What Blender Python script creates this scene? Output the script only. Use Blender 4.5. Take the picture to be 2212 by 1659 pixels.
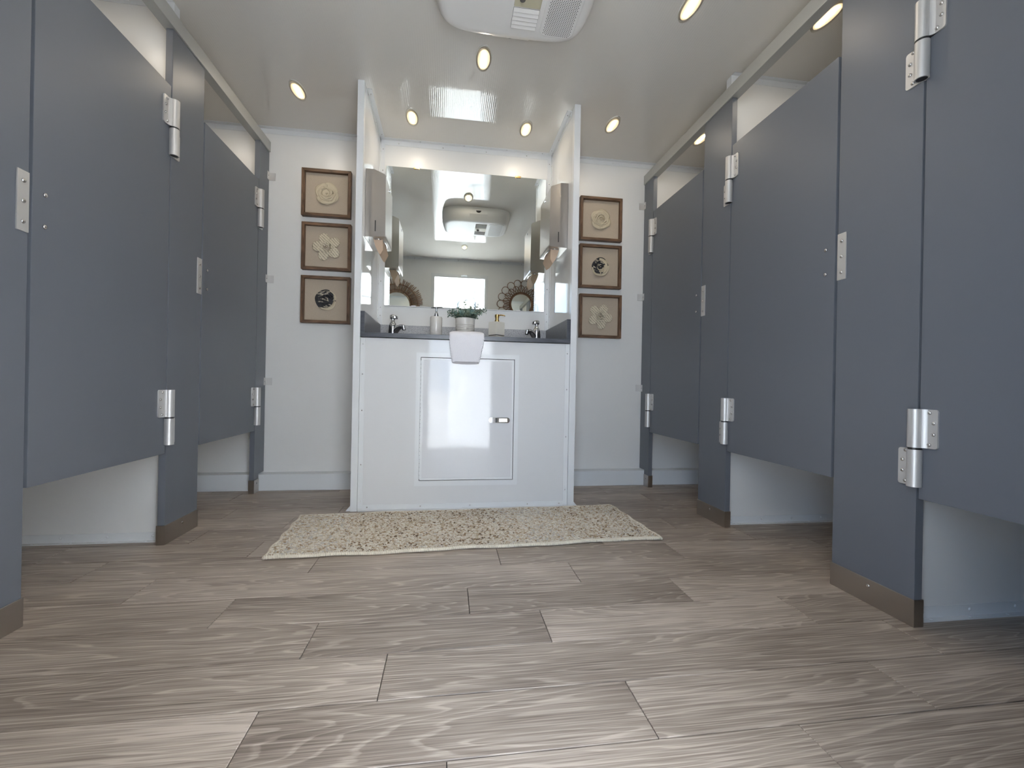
import bpy, bmesh, math, random
import numpy as np
from mathutils import Vector, Matrix

random.seed(7)
RNG = np.random.default_rng(7)
scene = bpy.context.scene
for o in list(bpy.data.objects):
    bpy.data.objects.remove(o, do_unlink=True)
COL = scene.collection
PI = math.pi

# ------------------------------------------------------------------ camera
cam_d = bpy.data.cameras.new('camera')
cam_d.sensor_fit = 'HORIZONTAL'
cam_d.sensor_width = 36.0
cam_d.lens = 947.4 / 2212 * 36.0
cam_d.clip_start = 0.02
cam = bpy.data.objects.new('camera', cam_d)
COL.objects.link(cam)
R = Vector((0.98947649, -0.14346552, 0.01881258))
D = Vector((0.01850663, -0.00346684, -0.99982273))
F = Vector((0.143505305, 0.989649244, -0.000775298))
m = Matrix.Identity(4)
for i in range(3):
    m[i][0] = R[i]; m[i][1] = -D[i]; m[i][2] = -F[i]
m[0][3], m[1][3], m[2][3] = 0.0, 0.0, 0.6463
cam.matrix_world = m
scene.camera = cam

# ------------------------------------------------------------------ world, sun, exposure
SKY_STRENGTH = 3.8
SUN_STRENGTH = 44.0
LAMP_STRIP = 195.0
LAMP_PLATE = 0.32
scene.view_settings.view_transform = 'Standard'
scene.view_settings.look = 'None'
scene.view_settings.exposure = 0.9
scene.view_settings.gamma = 1.0
scene.view_settings.use_curve_mapping = False
scene.render.film_transparent = False
try:
    scene.cycles.max_bounces = 12
    scene.cycles.diffuse_bounces = 6
    scene.cycles.glossy_bounces = 8
    scene.cycles.transparent_max_bounces = 12
    scene.cycles.sample_clamp_indirect = 6.0
    scene.cycles.caustics_reflective = True
except Exception:
    pass
w = bpy.data.worlds.new('sky'); scene.world = w
w.use_nodes = True
nt = w.node_tree; nt.nodes.clear()
wo = nt.nodes.new('ShaderNodeOutputWorld'); bg = nt.nodes.new('ShaderNodeBackground')
tc = nt.nodes.new('ShaderNodeTexCoord'); no = nt.nodes.new('ShaderNodeTexNoise')
no.inputs['Scale'].default_value = 3.0; no.inputs['Detail'].default_value = 6.0
cr = nt.nodes.new('ShaderNodeValToRGB')
cr.color_ramp.elements[0].position = 0.44; cr.color_ramp.elements[0].color = (0.40, 0.64, 1.0, 1)
cr.color_ramp.elements[1].position = 0.60; cr.color_ramp.elements[1].color = (0.90, 0.96, 1.0, 1)
nt.links.new(tc.outputs['Generated'], no.inputs['Vector'])
nt.links.new(no.outputs['Fac'], cr.inputs['Fac'])
nt.links.new(cr.outputs['Color'], bg.inputs['Color'])
bg.inputs['Strength'].default_value = SKY_STRENGTH
nt.links.new(bg.outputs['Background'], wo.inputs['Surface'])

sd = bpy.data.lights.new('sun', 'SUN'); sd.energy = SUN_STRENGTH; sd.angle = 0.009; sd.color = (0.90, 0.95, 1.0)
sun = bpy.data.objects.new('sun', sd); COL.objects.link(sun)
sun.rotation_euler = Vector((1.0, 0.04, -1.0)).to_track_quat('-Z', 'Y').to_euler()
sun.location = (-6, 1, 7)

# ------------------------------------------------------------------ dimensions (metres)
XL, XR = -1.0718, 1.2729
YF, YB = 2.2504, 2.7818          # alcove fin front, back wall
YW = 0.17                        # inner face of the entrance wall
ZC = 2.13                        # ceiling
XSL, XSR = -2.05, 2.25           # outer side walls
FL0, FL1, FR0, FR1 = -0.4667, -0.4377, 0.6359, 0.6661
ZT = 0.8874                      # countertop
ZDB, ZDT, ZSH = 0.3532, 1.7615, 0.0746
ZRB, ZRT = 1.9868, 2.0462
DX0, DX1, DZ = -0.20, 0.43, 1.92  # entrance opening

# ------------------------------------------------------------------ materials
def new_mat(name):
    mt = bpy.data.materials.new(name); mt.use_nodes = True
    n = mt.node_tree
    return mt, n, n.nodes['Principled BSDF']
def pbr(name, col, rough=0.5, metal=0.0, spec=0.5, coat=0.0, emis=None, es=0.0):
    mt, n, b = new_mat(name)
    b.inputs['Base Color'].default_value = (*col, 1)
    b.inputs['Roughness'].default_value = rough
    b.inputs['Metallic'].default_value = metal
    b.inputs['Specular IOR Level'].default_value = spec
    b.inputs['Coat Weight'].default_value = coat
    if emis:
        b.inputs['Emission Color'].default_value = (*emis, 1)
        b.inputs['Emission Strength'].default_value = es
    return mt
def nd(n, t, **kw):
    x = n.nodes.new(t)
    for k, v in kw.items():
        if k in x.inputs: x.inputs[k].default_value = v
        else: setattr(x, k, v)
    return x
def add_bump(mt, scale, strength, dist=0.001, stretch=(1, 1, 1), detail=2.0, coord='Object'):
    n = mt.node_tree; b = n.nodes['Principled BSDF']
    t = nd(n, 'ShaderNodeTexCoord'); mp = nd(n, 'ShaderNodeMapping'); mp.inputs['Scale'].default_value = stretch
    ns = nd(n, 'ShaderNodeTexNoise', Scale=scale, Detail=detail)
    bp = nd(n, 'ShaderNodeBump', Strength=strength, Distance=dist)
    n.links.new(t.outputs[coord], mp.inputs['Vector']); n.links.new(mp.outputs['Vector'], ns.inputs['Vector'])
    n.links.new(ns.outputs['Fac'], bp.inputs['Height']); n.links.new(bp.outputs['Normal'], b.inputs['Normal'])
    return ns
def add_mottle(mt, c0, c1, scale, stretch=(1, 1, 1), detail=4.0, p0=0.35, p1=0.65):
    n = mt.node_tree; b = n.nodes['Principled BSDF']
    t = nd(n, 'ShaderNodeTexCoord'); mp = nd(n, 'ShaderNodeMapping'); mp.inputs['Scale'].default_value = stretch
    ns = nd(n, 'ShaderNodeTexNoise', Scale=scale, Detail=detail)
    r = nd(n, 'ShaderNodeValToRGB')
    r.color_ramp.elements[0].position = p0; r.color_ramp.elements[0].color = (*c0, 1)
    r.color_ramp.elements[1].position = p1; r.color_ramp.elements[1].color = (*c1, 1)
    n.links.new(t.outputs['Object'], mp.inputs['Vector']); n.links.new(mp.outputs['Vector'], ns.inputs['Vector'])
    n.links.new(ns.outputs['Fac'], r.inputs['Fac']); n.links.new(r.outputs['Color'], b.inputs['Base Color'])

M = {}
M['wall'] = pbr('white_wall_panel', (0.74, 0.735, 0.725), 0.34); add_bump(M['wall'], 5.0, 0.10, 0.004)
M['alcove'] = pbr('gloss_white_panel', (0.66, 0.66, 0.655), 0.05); add_bump(M['alcove'], 7.0, 0.05, 0.003)
M['trim'] = pbr('white_trim', (0.72, 0.73, 0.74), 0.25)
M['baseboard'] = pbr('white_baseboard', (0.70, 0.72, 0.74), 0.35)
M['part'] = pbr('slate_powder_coat', (0.130, 0.141, 0.163), 0.40, spec=0.4); add_bump(M['part'], 900.0, 0.12, 0.0003)
M['rail'] = pbr('grey_aluminium_rail', (0.40, 0.40, 0.38), 0.42, 0.2)
M['steel'] = pbr('brushed_stainless', (0.46, 0.43, 0.40), 0.30, 1.0); add_bump(M['steel'], 60.0, 0.03, 0.0003, (0.05, 0.05, 8))
M['alu'] = pbr('satin_aluminium', (0.64, 0.63, 0.62), 0.46, 0.65)
M['rivet'] = pbr('rivet_steel', (0.62, 0.61, 0.60), 0.25, 1.0)
M['black'] = pbr('black_plastic', (0.012, 0.012, 0.013), 0.4)
M['chrome'] = pbr('chrome', (0.62, 0.63, 0.65), 0.06, 1.0)
M['gold'] = pbr('brass', (0.62, 0.42, 0.17), 0.18, 1.0)
M['ceramic'] = pbr('grey_ceramic', (0.55, 0.53, 0.50), 0.18)
M['cream'] = pbr('cream_ceramic', (0.62, 0.59, 0.53), 0.22)
M['terry'] = pbr('white_terry', (0.80, 0.79, 0.83), 0.95, spec=0.1)
M['leaf'] = pbr('eucalyptus_leaf', (0.13, 0.21, 0.17), 0.6); add_mottle(M['leaf'], (0.07, 0.14, 0.13), (0.27, 0.34, 0.26), 30.0)
M['stem'] = pbr('plant_stem', (0.12, 0.13, 0.07), 0.7)
M['soil'] = pbr('potting_soil', (0.04, 0.03, 0.02), 0.9)
M['mirror'] = pbr('mirror_silver', (0.89, 0.93, 0.91), 0.0, 1.0)
M['glassedge'] = pbr('mirror_edge', (0.25, 0.33, 0.30), 0.2)
M['cap'] = pbr('subfloor', (0.035, 0.03, 0.025), 0.8)
M['ac'] = pbr('white_plastic', (0.74, 0.72, 0.70), 0.42)
M['acdark'] = pbr('dark_grille_hole', (0.10, 0.095, 0.09), 0.7)
M['acbeige'] = pbr('beige_plastic', (0.50, 0.46, 0.33), 0.5)
M['kraft'] = pbr('kraft_paper', (0.50, 0.37, 0.27), 0.85)
M['paper'] = pbr('book_paper', (0.52, 0.45, 0.33), 0.8)
M['inkpaper'] = pbr('inked_paper', (0.10, 0.10, 0.11), 0.7); add_mottle(M['inkpaper'], (0.02, 0.02, 0.025), (0.50, 0.44, 0.34), 30.0, (1, 1, 3), p0=0.56, p1=0.60)
M['linen'] = pbr('linen_backing', (0.43, 0.355, 0.28), 0.9); add_mottle(M['linen'], (0.39, 0.32, 0.25), (0.46, 0.385, 0.305), 700.0)
M['rattan'] = pbr('rattan', (0.20, 0.105, 0.055), 0.55); add_mottle(M['rattan'], (0.14, 0.07, 0.04), (0.27, 0.15, 0.085), 60.0)
M['cane'] = pbr('cane_sticks', (0.27, 0.17, 0.11), 0.6); add_mottle(M['cane'], (0.22, 0.14, 0.09), (0.46, 0.33, 0.23), 40.0)
M['ground'] = pbr('concrete_ground', (0.42, 0.40, 0.37), 0.9); add_mottle(M['ground'], (0.36, 0.345, 0.32), (0.46, 0.44, 0.41), 2.0)
M['doorwhite'] = pbr('entrance_door_white', (0.82, 0.83, 0.84), 0.3)
M['rubber'] = pbr('grey_window_gasket', (0.24, 0.27, 0.30), 0.5)
M['acc'] = pbr('closer_plastic', (0.66, 0.65, 0.60), 0.4)

# ceiling: glossy white sheet with faint ribs running front to back
mt, n, b = new_mat('ribbed_ceiling_sheet')
b.inputs['Base Color'].default_value = (0.66, 0.63, 0.585, 1); b.inputs['Roughness'].default_value = 0.03
t = nd(n, 'ShaderNodeTexCoord'); wv = nd(n, 'ShaderNodeTexWave', Scale=31.0, Distortion=1.2, Detail=1.0); wv.bands_direction = 'X'
wv.inputs['Detail Scale'].default_value = 0.4
ns = nd(n, 'ShaderNodeTexNoise', Scale=3.0, Detail=1.0)
ad = nd(n, 'ShaderNodeMath', operation='MULTIPLY_ADD'); ad.inputs[1].default_value = 12.0
bp = nd(n, 'ShaderNodeBump', Strength=0.45, Distance=0.00020)
n.links.new(t.outputs['Object'], wv.inputs['Vector']); n.links.new(t.outputs['Object'], ns.inputs['Vector'])
n.links.new(ns.outputs['Fac'], ad.inputs[0]); n.links.new(wv.outputs['Fac'], ad.inputs[2])
n.links.new(ad.outputs[0], bp.inputs['Height']); n.links.new(bp.outputs['Normal'], b.inputs['Normal'])
M['ceil'] = mt

# cabinet sheet: same gloss sheet, ribs running side to side
mt, n, b = new_mat('ribbed_cabinet_sheet')
b.inputs['Base Color'].default_value = (0.67, 0.67, 0.675, 1); b.inputs['Roughness'].default_value = 0.07
t = nd(n, 'ShaderNodeTexCoord'); wv = nd(n, 'ShaderNodeTexWave', Scale=31.0, Distortion=1.0, Detail=1.0); wv.bands_direction = 'Z'
bp = nd(n, 'ShaderNodeBump', Strength=0.25, Distance=0.00012)
n.links.new(t.outputs['Object'], wv.inputs['Vector']); n.links.new(wv.outputs['Fac'], bp.inputs['Height']); n.links.new(bp.outputs['Normal'], b.inputs['Normal'])
M['cab'] = mt
M['cabdoor'] = pbr('gloss_white_door', (0.67, 0.67, 0.685), 0.06)
add_bump(M['cabdoor'], 6.0, 0.06, 0.004)

# dark laminate counter
mt, n, b = new_mat('dark_grey_laminate')
b.inputs['Roughness'].default_value = 0.30; b.inputs['Specular IOR Level'].default_value = 0.6
t = nd(n, 'ShaderNodeTexCoord'); mp = nd(n, 'ShaderNodeMapping'); mp.inputs['Scale'].default_value = (1, 8, 8)
ns = nd(n, 'ShaderNodeTexNoise', Scale=14.0, Detail=5.0)
r = nd(n, 'ShaderNodeValToRGB'); r.color_ramp.elements[0].position = 0.3; r.color_ramp.elements[0].color = (0.034, 0.037, 0.048, 1)
r.color_ramp.elements[1].position = 0.7; r.color_ramp.elements[1].color = (0.078, 0.084, 0.102, 1)
vo = nd(n, 'ShaderNodeTexNoise', Scale=420.0, Detail=1.0); bp = nd(n, 'ShaderNodeBump', Strength=0.5, Distance=0.0006)
n.links.new(t.outputs['Object'], mp.inputs['Vector']); n.links.new(mp.outputs['Vector'], ns.inputs['Vector']); n.links.new(ns.outputs['Fac'], r.inputs['Fac'])
n.links.new(r.outputs['Color'], b.inputs['Base Color']); n.links.new(t.outputs['Object'], vo.inputs['Vector']); n.links.new(vo.outputs['Fac'], bp.inputs['Height'])
n.links.new(bp.outputs['Normal'], b.inputs['Normal'])
M['counter'] = mt

# picture frame wood
mt, n, b = new_mat('walnut_frame')
b.inputs['Roughness'].default_value = 0.5
t = nd(n, 'ShaderNodeTexCoord'); oi = nd(n, 'ShaderNodeObjectInfo')
va = nd(n, 'ShaderNodeVectorMath', operation='ADD'); mp = nd(n, 'ShaderNodeMapping'); mp.inputs['Scale'].default_value = (9, 60, 60)
ns = nd(n, 'ShaderNodeTexNoise', Scale=1.6, Detail=4.0, Distortion=0.6)
r = nd(n, 'ShaderNodeValToRGB'); r.color_ramp.elements[0].position = 0.32; r.color_ramp.elements[0].color = (0.055, 0.028, 0.014, 1)
r.color_ramp.elements[1].position = 0.70; r.color_ramp.elements[1].color = (0.20, 0.112, 0.062, 1)
n.links.new(t.outputs['Object'], va.inputs[0]); n.links.new(oi.outputs['Random'], va.inputs[1]); n.links.new(va.outputs['Vector'], mp.inputs['Vector'])
n.links.new(mp.outputs['Vector'], ns.inputs['Vector']); n.links.new(ns.outputs['Fac'], r.inputs['Fac']); n.links.new(r.outputs['Color'], b.inputs['Base Color'])
M['frame'] = mt
M['speckle'] = pbr('pale_speckle', (0.4, 0.4, 0.42), 0.4); add_mottle(M['speckle'], (0.22, 0.225, 0.24), (0.50, 0.50, 0.52), 430.0, detail=2.0, p0=0.40, p1=0.55)  # paler speckled colour, used on the back splash only

# printed book paper (rows of tiny illegible print)
mt, n, b = new_mat('printed_paper')
b.inputs['Roughness'].default_value = 0.8
t = nd(n, 'ShaderNodeTexCoord'); wv = nd(n, 'ShaderNodeTexWave', Scale=34.0, Distortion=0.6); wv.bands_direction = 'DIAGONAL'
n2 = nd(n, 'ShaderNodeTexNoise', Scale=330.0, Detail=2.0)
mu = nd(n, 'ShaderNodeMath', operation='MULTIPLY')
r = nd(n, 'ShaderNodeValToRGB'); r.color_ramp.elements[0].position = 0.38; r.color_ramp.elements[0].color = (0.58, 0.515, 0.39, 1)
r.color_ramp.elements[1].position = 0.50; r.color_ramp.elements[1].color = (0.20, 0.175, 0.145, 1)
n.links.new(t.outputs['Object'], wv.inputs['Vector']); n.links.new(t.outputs['Object'], n2.inputs['Vector'])
n.links.new(wv.outputs['Fac'], mu.inputs[0]); n.links.new(n2.outputs['Fac'], mu.inputs[1]); n.links.new(mu.outputs[0], r.inputs['Fac']); n.links.new(r.outputs['Color'], b.inputs['Base Color'])
M['print'] = mt

# plank: greige oak print, grain along X, cathedral lines, different on every plank
mt, n, b = new_mat('greige_oak_plank')
t = nd(n, 'ShaderNodeTexCoord'); oi = nd(n, 'ShaderNodeObjectInfo')
mul = nd(n, 'ShaderNodeVectorMath', operation='MULTIPLY'); mul.inputs[1].default_value = (37.0, 11.0, 5.0)
comb = nd(n, 'ShaderNodeCombineXYZ')
for k in 'XYZ': n.links.new(oi.outputs['Random'], comb.inputs[k])
n.links.new(comb.outputs[0], mul.inputs[0])
va = nd(n, 'ShaderNodeVectorMath', operation='ADD'); n.links.new(t.outputs['Object'], va.inputs[0]); n.links.new(mul.outputs[0], va.inputs[1])
def stretched(sc, **kw):
    mp = nd(n, 'ShaderNodeMapping'); mp.inputs['Scale'].default_value = sc
    x = nd(n, 'ShaderNodeTexNoise', **kw)
    n.links.new(va.outputs['Vector'], mp.inputs['Vector']); n.links.new(mp.outputs['Vector'], x.inputs['Vector'])
    return x
field = stretched((0.75, 7.5, 1), Scale=1.0, Detail=4.5, Roughness=0.36, Distortion=0.3)
mulf = nd(n, 'ShaderNodeMath', operation='MULTIPLY'); mulf.inputs[1].default_value = 26.0
fr = nd(n, 'ShaderNodeMath', operation='FRACT')
n.links.new(field.outputs['Fac'], mulf.inputs[0]); n.links.new(mulf.outputs[0], fr.inputs[0])
ring = nd(n, 'ShaderNodeValToRGB')
e = ring.color_ramp.elements
e[0].position = 0.0; e[0].color = (0.25, 0.25, 0.25, 1); e[1].position = 1.0; e[1].color = (0.25, 0.25, 0.25, 1)
for p, v in ((0.35, 0.36), (0.66, 0.48), (0.78, 1.0), (0.88, 0.9), (0.93, 0.28)):
    q = ring.color_ramp.elements.new(p); q.color = (v, v, v, 1)
n.links.new(fr.outputs[0], ring.inputs['Fac'])
fine = stretched((2.5, 240.0, 1), Scale=1.0, Detail=3.0, Roughness=0.6)
pore = stretched((9.0, 420.0, 1), Scale=1.0, Detail=1.0)
broad = stretched((1.6, 5.0, 1), Scale=1.0, Detail=3.0)
def mathn(op, a, bb):
    x = nd(n, 'ShaderNodeMath', operation=op)
    for i, s in enumerate((a, bb)):
        if isinstance(s, (int, float)): x.inputs[i].default_value = s
        else: n.links.new(s, x.inputs[i])
    return x.outputs[0]
s1 = mathn('MULTIPLY', ring.outputs['Color'], 0.26)
s5 = mathn('MULTIPLY', mathn('SUBTRACT', pore.outputs['Fac'], 0.5), 0.55)
s2 = mathn('MULTIPLY', fine.outputs['Fac'], 0.68)
s3 = mathn('ADD', mathn('MULTIPLY', broad.outputs['Fac'], 0.55), s5)
s4 = mathn('MULTIPLY', oi.outputs['Random'], 0.10)
tot = mathn('ADD', mathn('ADD', s1, s2), mathn('ADD', s3, s4))
r = nd(n, 'ShaderNodeValToRGB')
e = r.color_ramp.elements
e[0].position = 0.45; e[0].color = (0.117, 0.090, 0.072, 1)
e[1].position = 1.0; e[1].color = (0.49, 0.414, 0.35, 1)
q = e.new(0.62); q.color = (0.214, 0.171, 0.141, 1)
q = e.new(0.80); q.color = (0.321, 0.264, 0.219, 1)
n.links.new(tot, r.inputs['Fac']); n.links.new(r.outputs['Color'], b.inputs['Base Color'])
b.inputs['Roughness'].default_value = 0.42; b.inputs['Specular IOR Level'].default_value = 0.4
bp = nd(n, 'ShaderNodeBump', Strength=0.15, Distance=0.0006); n.links.new(fine.outputs['Fac'], bp.inputs['Height']); n.links.new(bp.outputs['Normal'], b.inputs['Normal'])
M['plank'] = mt

# rug yarn: colour per nub
mt, n, b = new_mat('rug_yarn')
b.inputs['Roughness'].default_value = 0.95; b.inputs['Specular IOR Level'].default_value = 0.1
at = nd(n, 'ShaderNodeAttribute', attribute_name='tint')
r = nd(n, 'ShaderNodeValToRGB'); e = r.color_ramp.elements; r.color_ramp.interpolation = 'CONSTANT'
e[0].position = 0.0; e[0].color = (0.15, 0.105, 0.07, 1); e[1].position = 0.96; e[1].color = (0.46, 0.44, 0.41, 1)
for p, c in ((0.07, (0.33, 0.24, 0.16)), (0.20, (0.45, 0.37, 0.27)), (0.40, (0.53, 0.47, 0.38)), (0.62, (0.60, 0.55, 0.465)), (0.82, (0.65, 0.61, 0.53))):
    q = e.new(p); q.color = (*c, 1)
n.links.new(at.outputs['Fac'], r.inputs['Fac']); n.links.new(r.outputs['Color'], b.inputs['Base Color'])
M['yarn'] = mt
M['binding'] = pbr('rug_binding', (0.66, 0.60, 0.50), 0.95, spec=0.1)

# lamps
M['led'] = pbr('led_strip', (1, 1, 1), 0.5, emis=(1.0, 0.89, 0.73), es=LAMP_STRIP)
M['ledplate'] = pbr('led_reflector', (0.8, 0.75, 0.6), 0.4, emis=(1.0, 0.76, 0.42), es=LAMP_PLATE)
mt, n, b = new_mat('clear_lens')
out = n.nodes['Material Output']; tr = nd(n, 'ShaderNodeBsdfTransparent'); gl = nd(n, 'ShaderNodeBsdfGlossy'); gl.inputs['Roughness'].default_value = 0.08
mx = nd(n, 'ShaderNodeMixShader'); mx.inputs['Fac'].default_value = 0.008; tr.inputs['Color'].default_value = (0.93, 0.91, 0.88, 1)
n.links.new(tr.outputs[0], mx.inputs[1]); n.links.new(gl.outputs[0], mx.inputs[2]); n.links.new(mx.outputs[0], out.inputs['Surface'])
M['lens'] = mt
M['pane'] = mt

# ------------------------------------------------------------------ helpers
W = {}
class MB:
    def __init__(s): s.bm = bmesh.new()
    def face(s, pts):
        return s.bm.faces.new([s.bm.verts.new(p) for p in pts])
    def box(s, x0, x1, y0, y1, z0, z1, bev=0.0):
        if x1 < x0: x0, x1 = x1, x0
        if y1 < y0: y0, y1 = y1, y0
        if z1 < z0: z0, z1 = z1, z0
        v = [s.bm.verts.new(p) for p in ((x0,y0,z0),(x1,y0,z0),(x1,y1,z0),(x0,y1,z0),(x0,y0,z1),(x1,y0,z1),(x1,y1,z1),(x0,y1,z1))]
        fs = [s.bm.faces.new([v[i] for i in f]) for f in ((0,3,2,1),(4,5,6,7),(0,1,5,4),(1,2,6,5),(2,3,7,6),(3,0,4,7))]
        if bev > 0:
            ed = list({e for f in fs for e in f.edges})
            bmesh.ops.bevel(s.bm, geom=ed, offset=bev, segments=2, profile=0.6, affect='EDGES')
        return s
    def prism(s, poly, axis, a0, a1):
        # poly: list of 2D points; axis: extrude axis. x:(y,z) y:(x,z) z:(x,y)
        def mk(p, a):
            return {'x': (a, p[0], p[1]), 'y': (p[0], a, p[1]), 'z': (p[0], p[1], a)}[axis]
        A = [s.bm.verts.new(mk(p, a0)) for p in poly]; B = [s.bm.verts.new(mk(p, a1)) for p in poly]
        k = len(poly)
        for i in range(k): s.bm.faces.new((A[i], A[(i+1) % k], B[(i+1) % k], B[i]))
        s.bm.faces.new(A[::-1]); s.bm.faces.new(B)
        return s
    def loft(s, rings, close_ends=True):
        R_ = [[s.bm.verts.new(p) for p in r] for r in rings]
        k = len(R_[0])
        for a, c in zip(R_[:-1], R_[1:]):
            for i in range(k): s.bm.faces.new((a[i], a[(i+1) % k], c[(i+1) % k], c[i]))
        if close_ends:
            s.bm.faces.new(R_[0][::-1]); s.bm.faces.new(R_[-1])
        return s
    def lathe(s, prof, c=(0,0,0), seg=24, sy=1.0, ang0=0.0):
        rings = [[(c[0]+r_*math.cos(ang0+2*PI*i/seg), c[1]+sy*r_*math.sin(ang0+2*PI*i/seg), c[2]+z) for i in range(seg)] for r_, z in prof]
        return s.loft(rings)
    def cyl(s, p0, p1, r0, r1=None, seg=16):
        r1 = r0 if r1 is None else r1
        return s.tube([p0, p1], [r0, r1], seg)
    def tube(s, pts, rad, seg=8, closed=False, flat=1.0, cap=True):
        pts = [Vector(p) for p in pts]; k = len(pts)
        rad = [rad]*k if isinstance(rad, (int, float)) else rad
        rings = []; nrm = None
        for i in range(k):
            if closed: d = pts[(i+1) % k]-pts[i-1]
            else: d = pts[min(i+1, k-1)]-pts[max(i-1, 0)]
            d.normalize()
            if nrm is None:
                up = Vector((0,0,1)) if abs(d.z) < 0.9 else Vector((1,0,0))
                nrm = d.cross(up).normalized()
            else:
                nrm = (nrm - d*nrm.dot(d)).normalized()
            bi = d.cross(nrm)
            rings.append([tuple(pts[i]+nrm*(rad[i]*math.cos(2*PI*j/seg))+bi*(flat*rad[i]*math.sin(2*PI*j/seg))) for j in range(seg)])
        if closed:
            R_ = [[s.bm.verts.new(p) for p in r] for r in rings]
            for a in range(k):
                A, B = R_[a], R_[(a+1) % k]
                for i in range(seg): s.bm.faces.new((A[i], A[(i+1) % seg], B[(i+1) % seg], B[i]))
        else: s.loft(rings, cap)
        return s
    def grid(s, fn, nu, nv):
        V = [[s.bm.verts.new(fn(i/nu, j/nv)) for j in range(nv+1)] for i in range(nu+1)]
        for i in range(nu):
            for j in range(nv): s.bm.faces.new((V[i][j], V[i+1][j], V[i+1][j+1], V[i][j+1]))
        return s
    def build(s, name, mat, parent=None, smooth=False, loc=(0,0,0), auto=None):
        bmesh.ops.recalc_face_normals(s.bm, faces=s.bm.faces)
        me = bpy.data.meshes.new(name); s.bm.to_mesh(me); s.bm.free()
        me.materials.append(M[mat] if isinstance(mat, str) else mat)
        if smooth:
            me.polygons.foreach_set('use_smooth', [True]*len(me.polygons))
            if auto is not None:
                try: me.set_sharp_from_angle(angle=math.radians(auto))
                except Exception: pass
        return put(name, me, parent, loc)
def put(name, me, parent=None, loc=(0,0,0), rot=None):
    o = bpy.data.objects.new(name, me); COL.objects.link(o)
    o.location = loc
    if rot: o.rotation_euler = rot
    W[o.name] = Vector(loc)
    if parent is not None:
        o.parent = parent; o.matrix_parent_inverse = Matrix.Translation(-W[parent.name])
    return o
def tag(o, label, cat, group=None):
    o['label'] = label; o['category'] = cat
    if group: o['group'] = group
    return o
def struct(o, label=None):
    o['kind'] = 'structure'
    if label: o['label'] = label
    return o
def thing(name, label, cat, loc=(0,0,0), group=None):
    o = bpy.data.objects.new(name, None); COL.objects.link(o); o.location = loc; o.empty_display_size = 0.05
    W[o.name] = Vector(loc)
    return tag(o, label, cat, group)
_riv = {}
def rivet(parent, loc, d, r=0.004, h=0.0022, mat='rivet', name='rivet'):
    key = (round(r, 4), round(h, 4), mat)
    if key not in _riv:
        mb = MB(); mb.lathe([(r, 0), (r*0.9, h*0.55), (r*0.5, h*0.95), (r*0.12, h)], seg=8)
        bmesh.ops.recalc_face_normals(mb.bm, faces=mb.bm.faces)
        me = bpy.data.meshes.new('rivet'); mb.bm.to_mesh(me); mb.bm.free(); me.materials.append(M[mat])
        me.polygons.foreach_set('use_smooth', [True]*len(me.polygons))
        _riv[key] = me
    return put(name, _riv[key], parent, loc, Vector(d).to_track_quat('Z', 'Y').to_euler())

# ------------------------------------------------------------------ outside ground
g = MB().box(-40, 40, -60, 12, -0.90, -0.75).build('ground', 'ground'); struct(g, 'pale concrete ground outside the trailer entrance')

# ------------------------------------------------------------------ floor with planks
floor = MB().box(XSL-0.05, XSR+0.05, 0.10, YB+0.05, -0.08, -0.004).build('floor', 'cap'); struct(floor, 'floor of greige oak planks laid across the trailer')
ROWH, PER, GAP, Y0 = 0.1585, 1.3525, 0.0015, 0.756
J = {-1: (0.009, 0.68), 0: (-0.353, 0.395), 1: (-0.131,), 2: (-0.329, 0.270), 3: (-0.605, 0.071), 4: (-0.910,), 5: (-0.454, 0.197),
     6: (-0.036, 0.64), 7: (-0.99, -0.31), 8: (-0.70, 0.10), 9: (-0.52, 0.33), 10: (-0.2,), 11: (-0.40, 0.22), 12: (-0.62, 0.05),
     -2: (-0.22, 0.40), -3: (-0.46, 0.21), -4: (-0.1, 0.55), -5: (-0.33, 0.30)}
pl_cache = {}
for rr in sorted(J):
    ya, yb = Y0+ROWH*rr, Y0+ROWH*(rr+1)
    ya, yb = max(ya, 0.10), min(yb, YB-0.002)
    if yb-ya < 0.02: continue
    xs = set()
    for j in J[rr]:
        for k in range(-5, 6):
            x = j+PER*k
            if XSL+0.02 < x < XSR-0.02: xs.add(round(x, 4))
    xs = [XSL]+sorted(xs)+[XSR]
    for xa, xb in zip(xs[:-1], xs[1:]):
        L, H = xb-xa-GAP-0.0003, yb-ya-GAP-0.0012
        key = (round(L, 4), round(H, 4))
        if key not in pl_cache:
            mb = MB(); c = 0.0009
            lo = [(-L/2,-H/2,-0.004),(L/2,-H/2,-0.004),(L/2,H/2,-0.004),(-L/2,H/2,-0.004)]
            md = [(x, y, -c) for x, y, z in lo]; tp = [(x-math.copysign(c, x), y-math.copysign(c, y), 0) for x, y, z in lo]
            mb.loft([lo, md, tp])
            bmesh.ops.recalc_face_normals(mb.bm, faces=mb.bm.faces)
            me = bpy.data.meshes.new('plank'); mb.bm.to_mesh(me); mb.bm.free(); me.materials.append(M['plank']); pl_cache[key] = me
        put('plank', pl_cache[key], floor, ((xa+xb)/2, (ya+yb)/2, 0))

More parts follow.
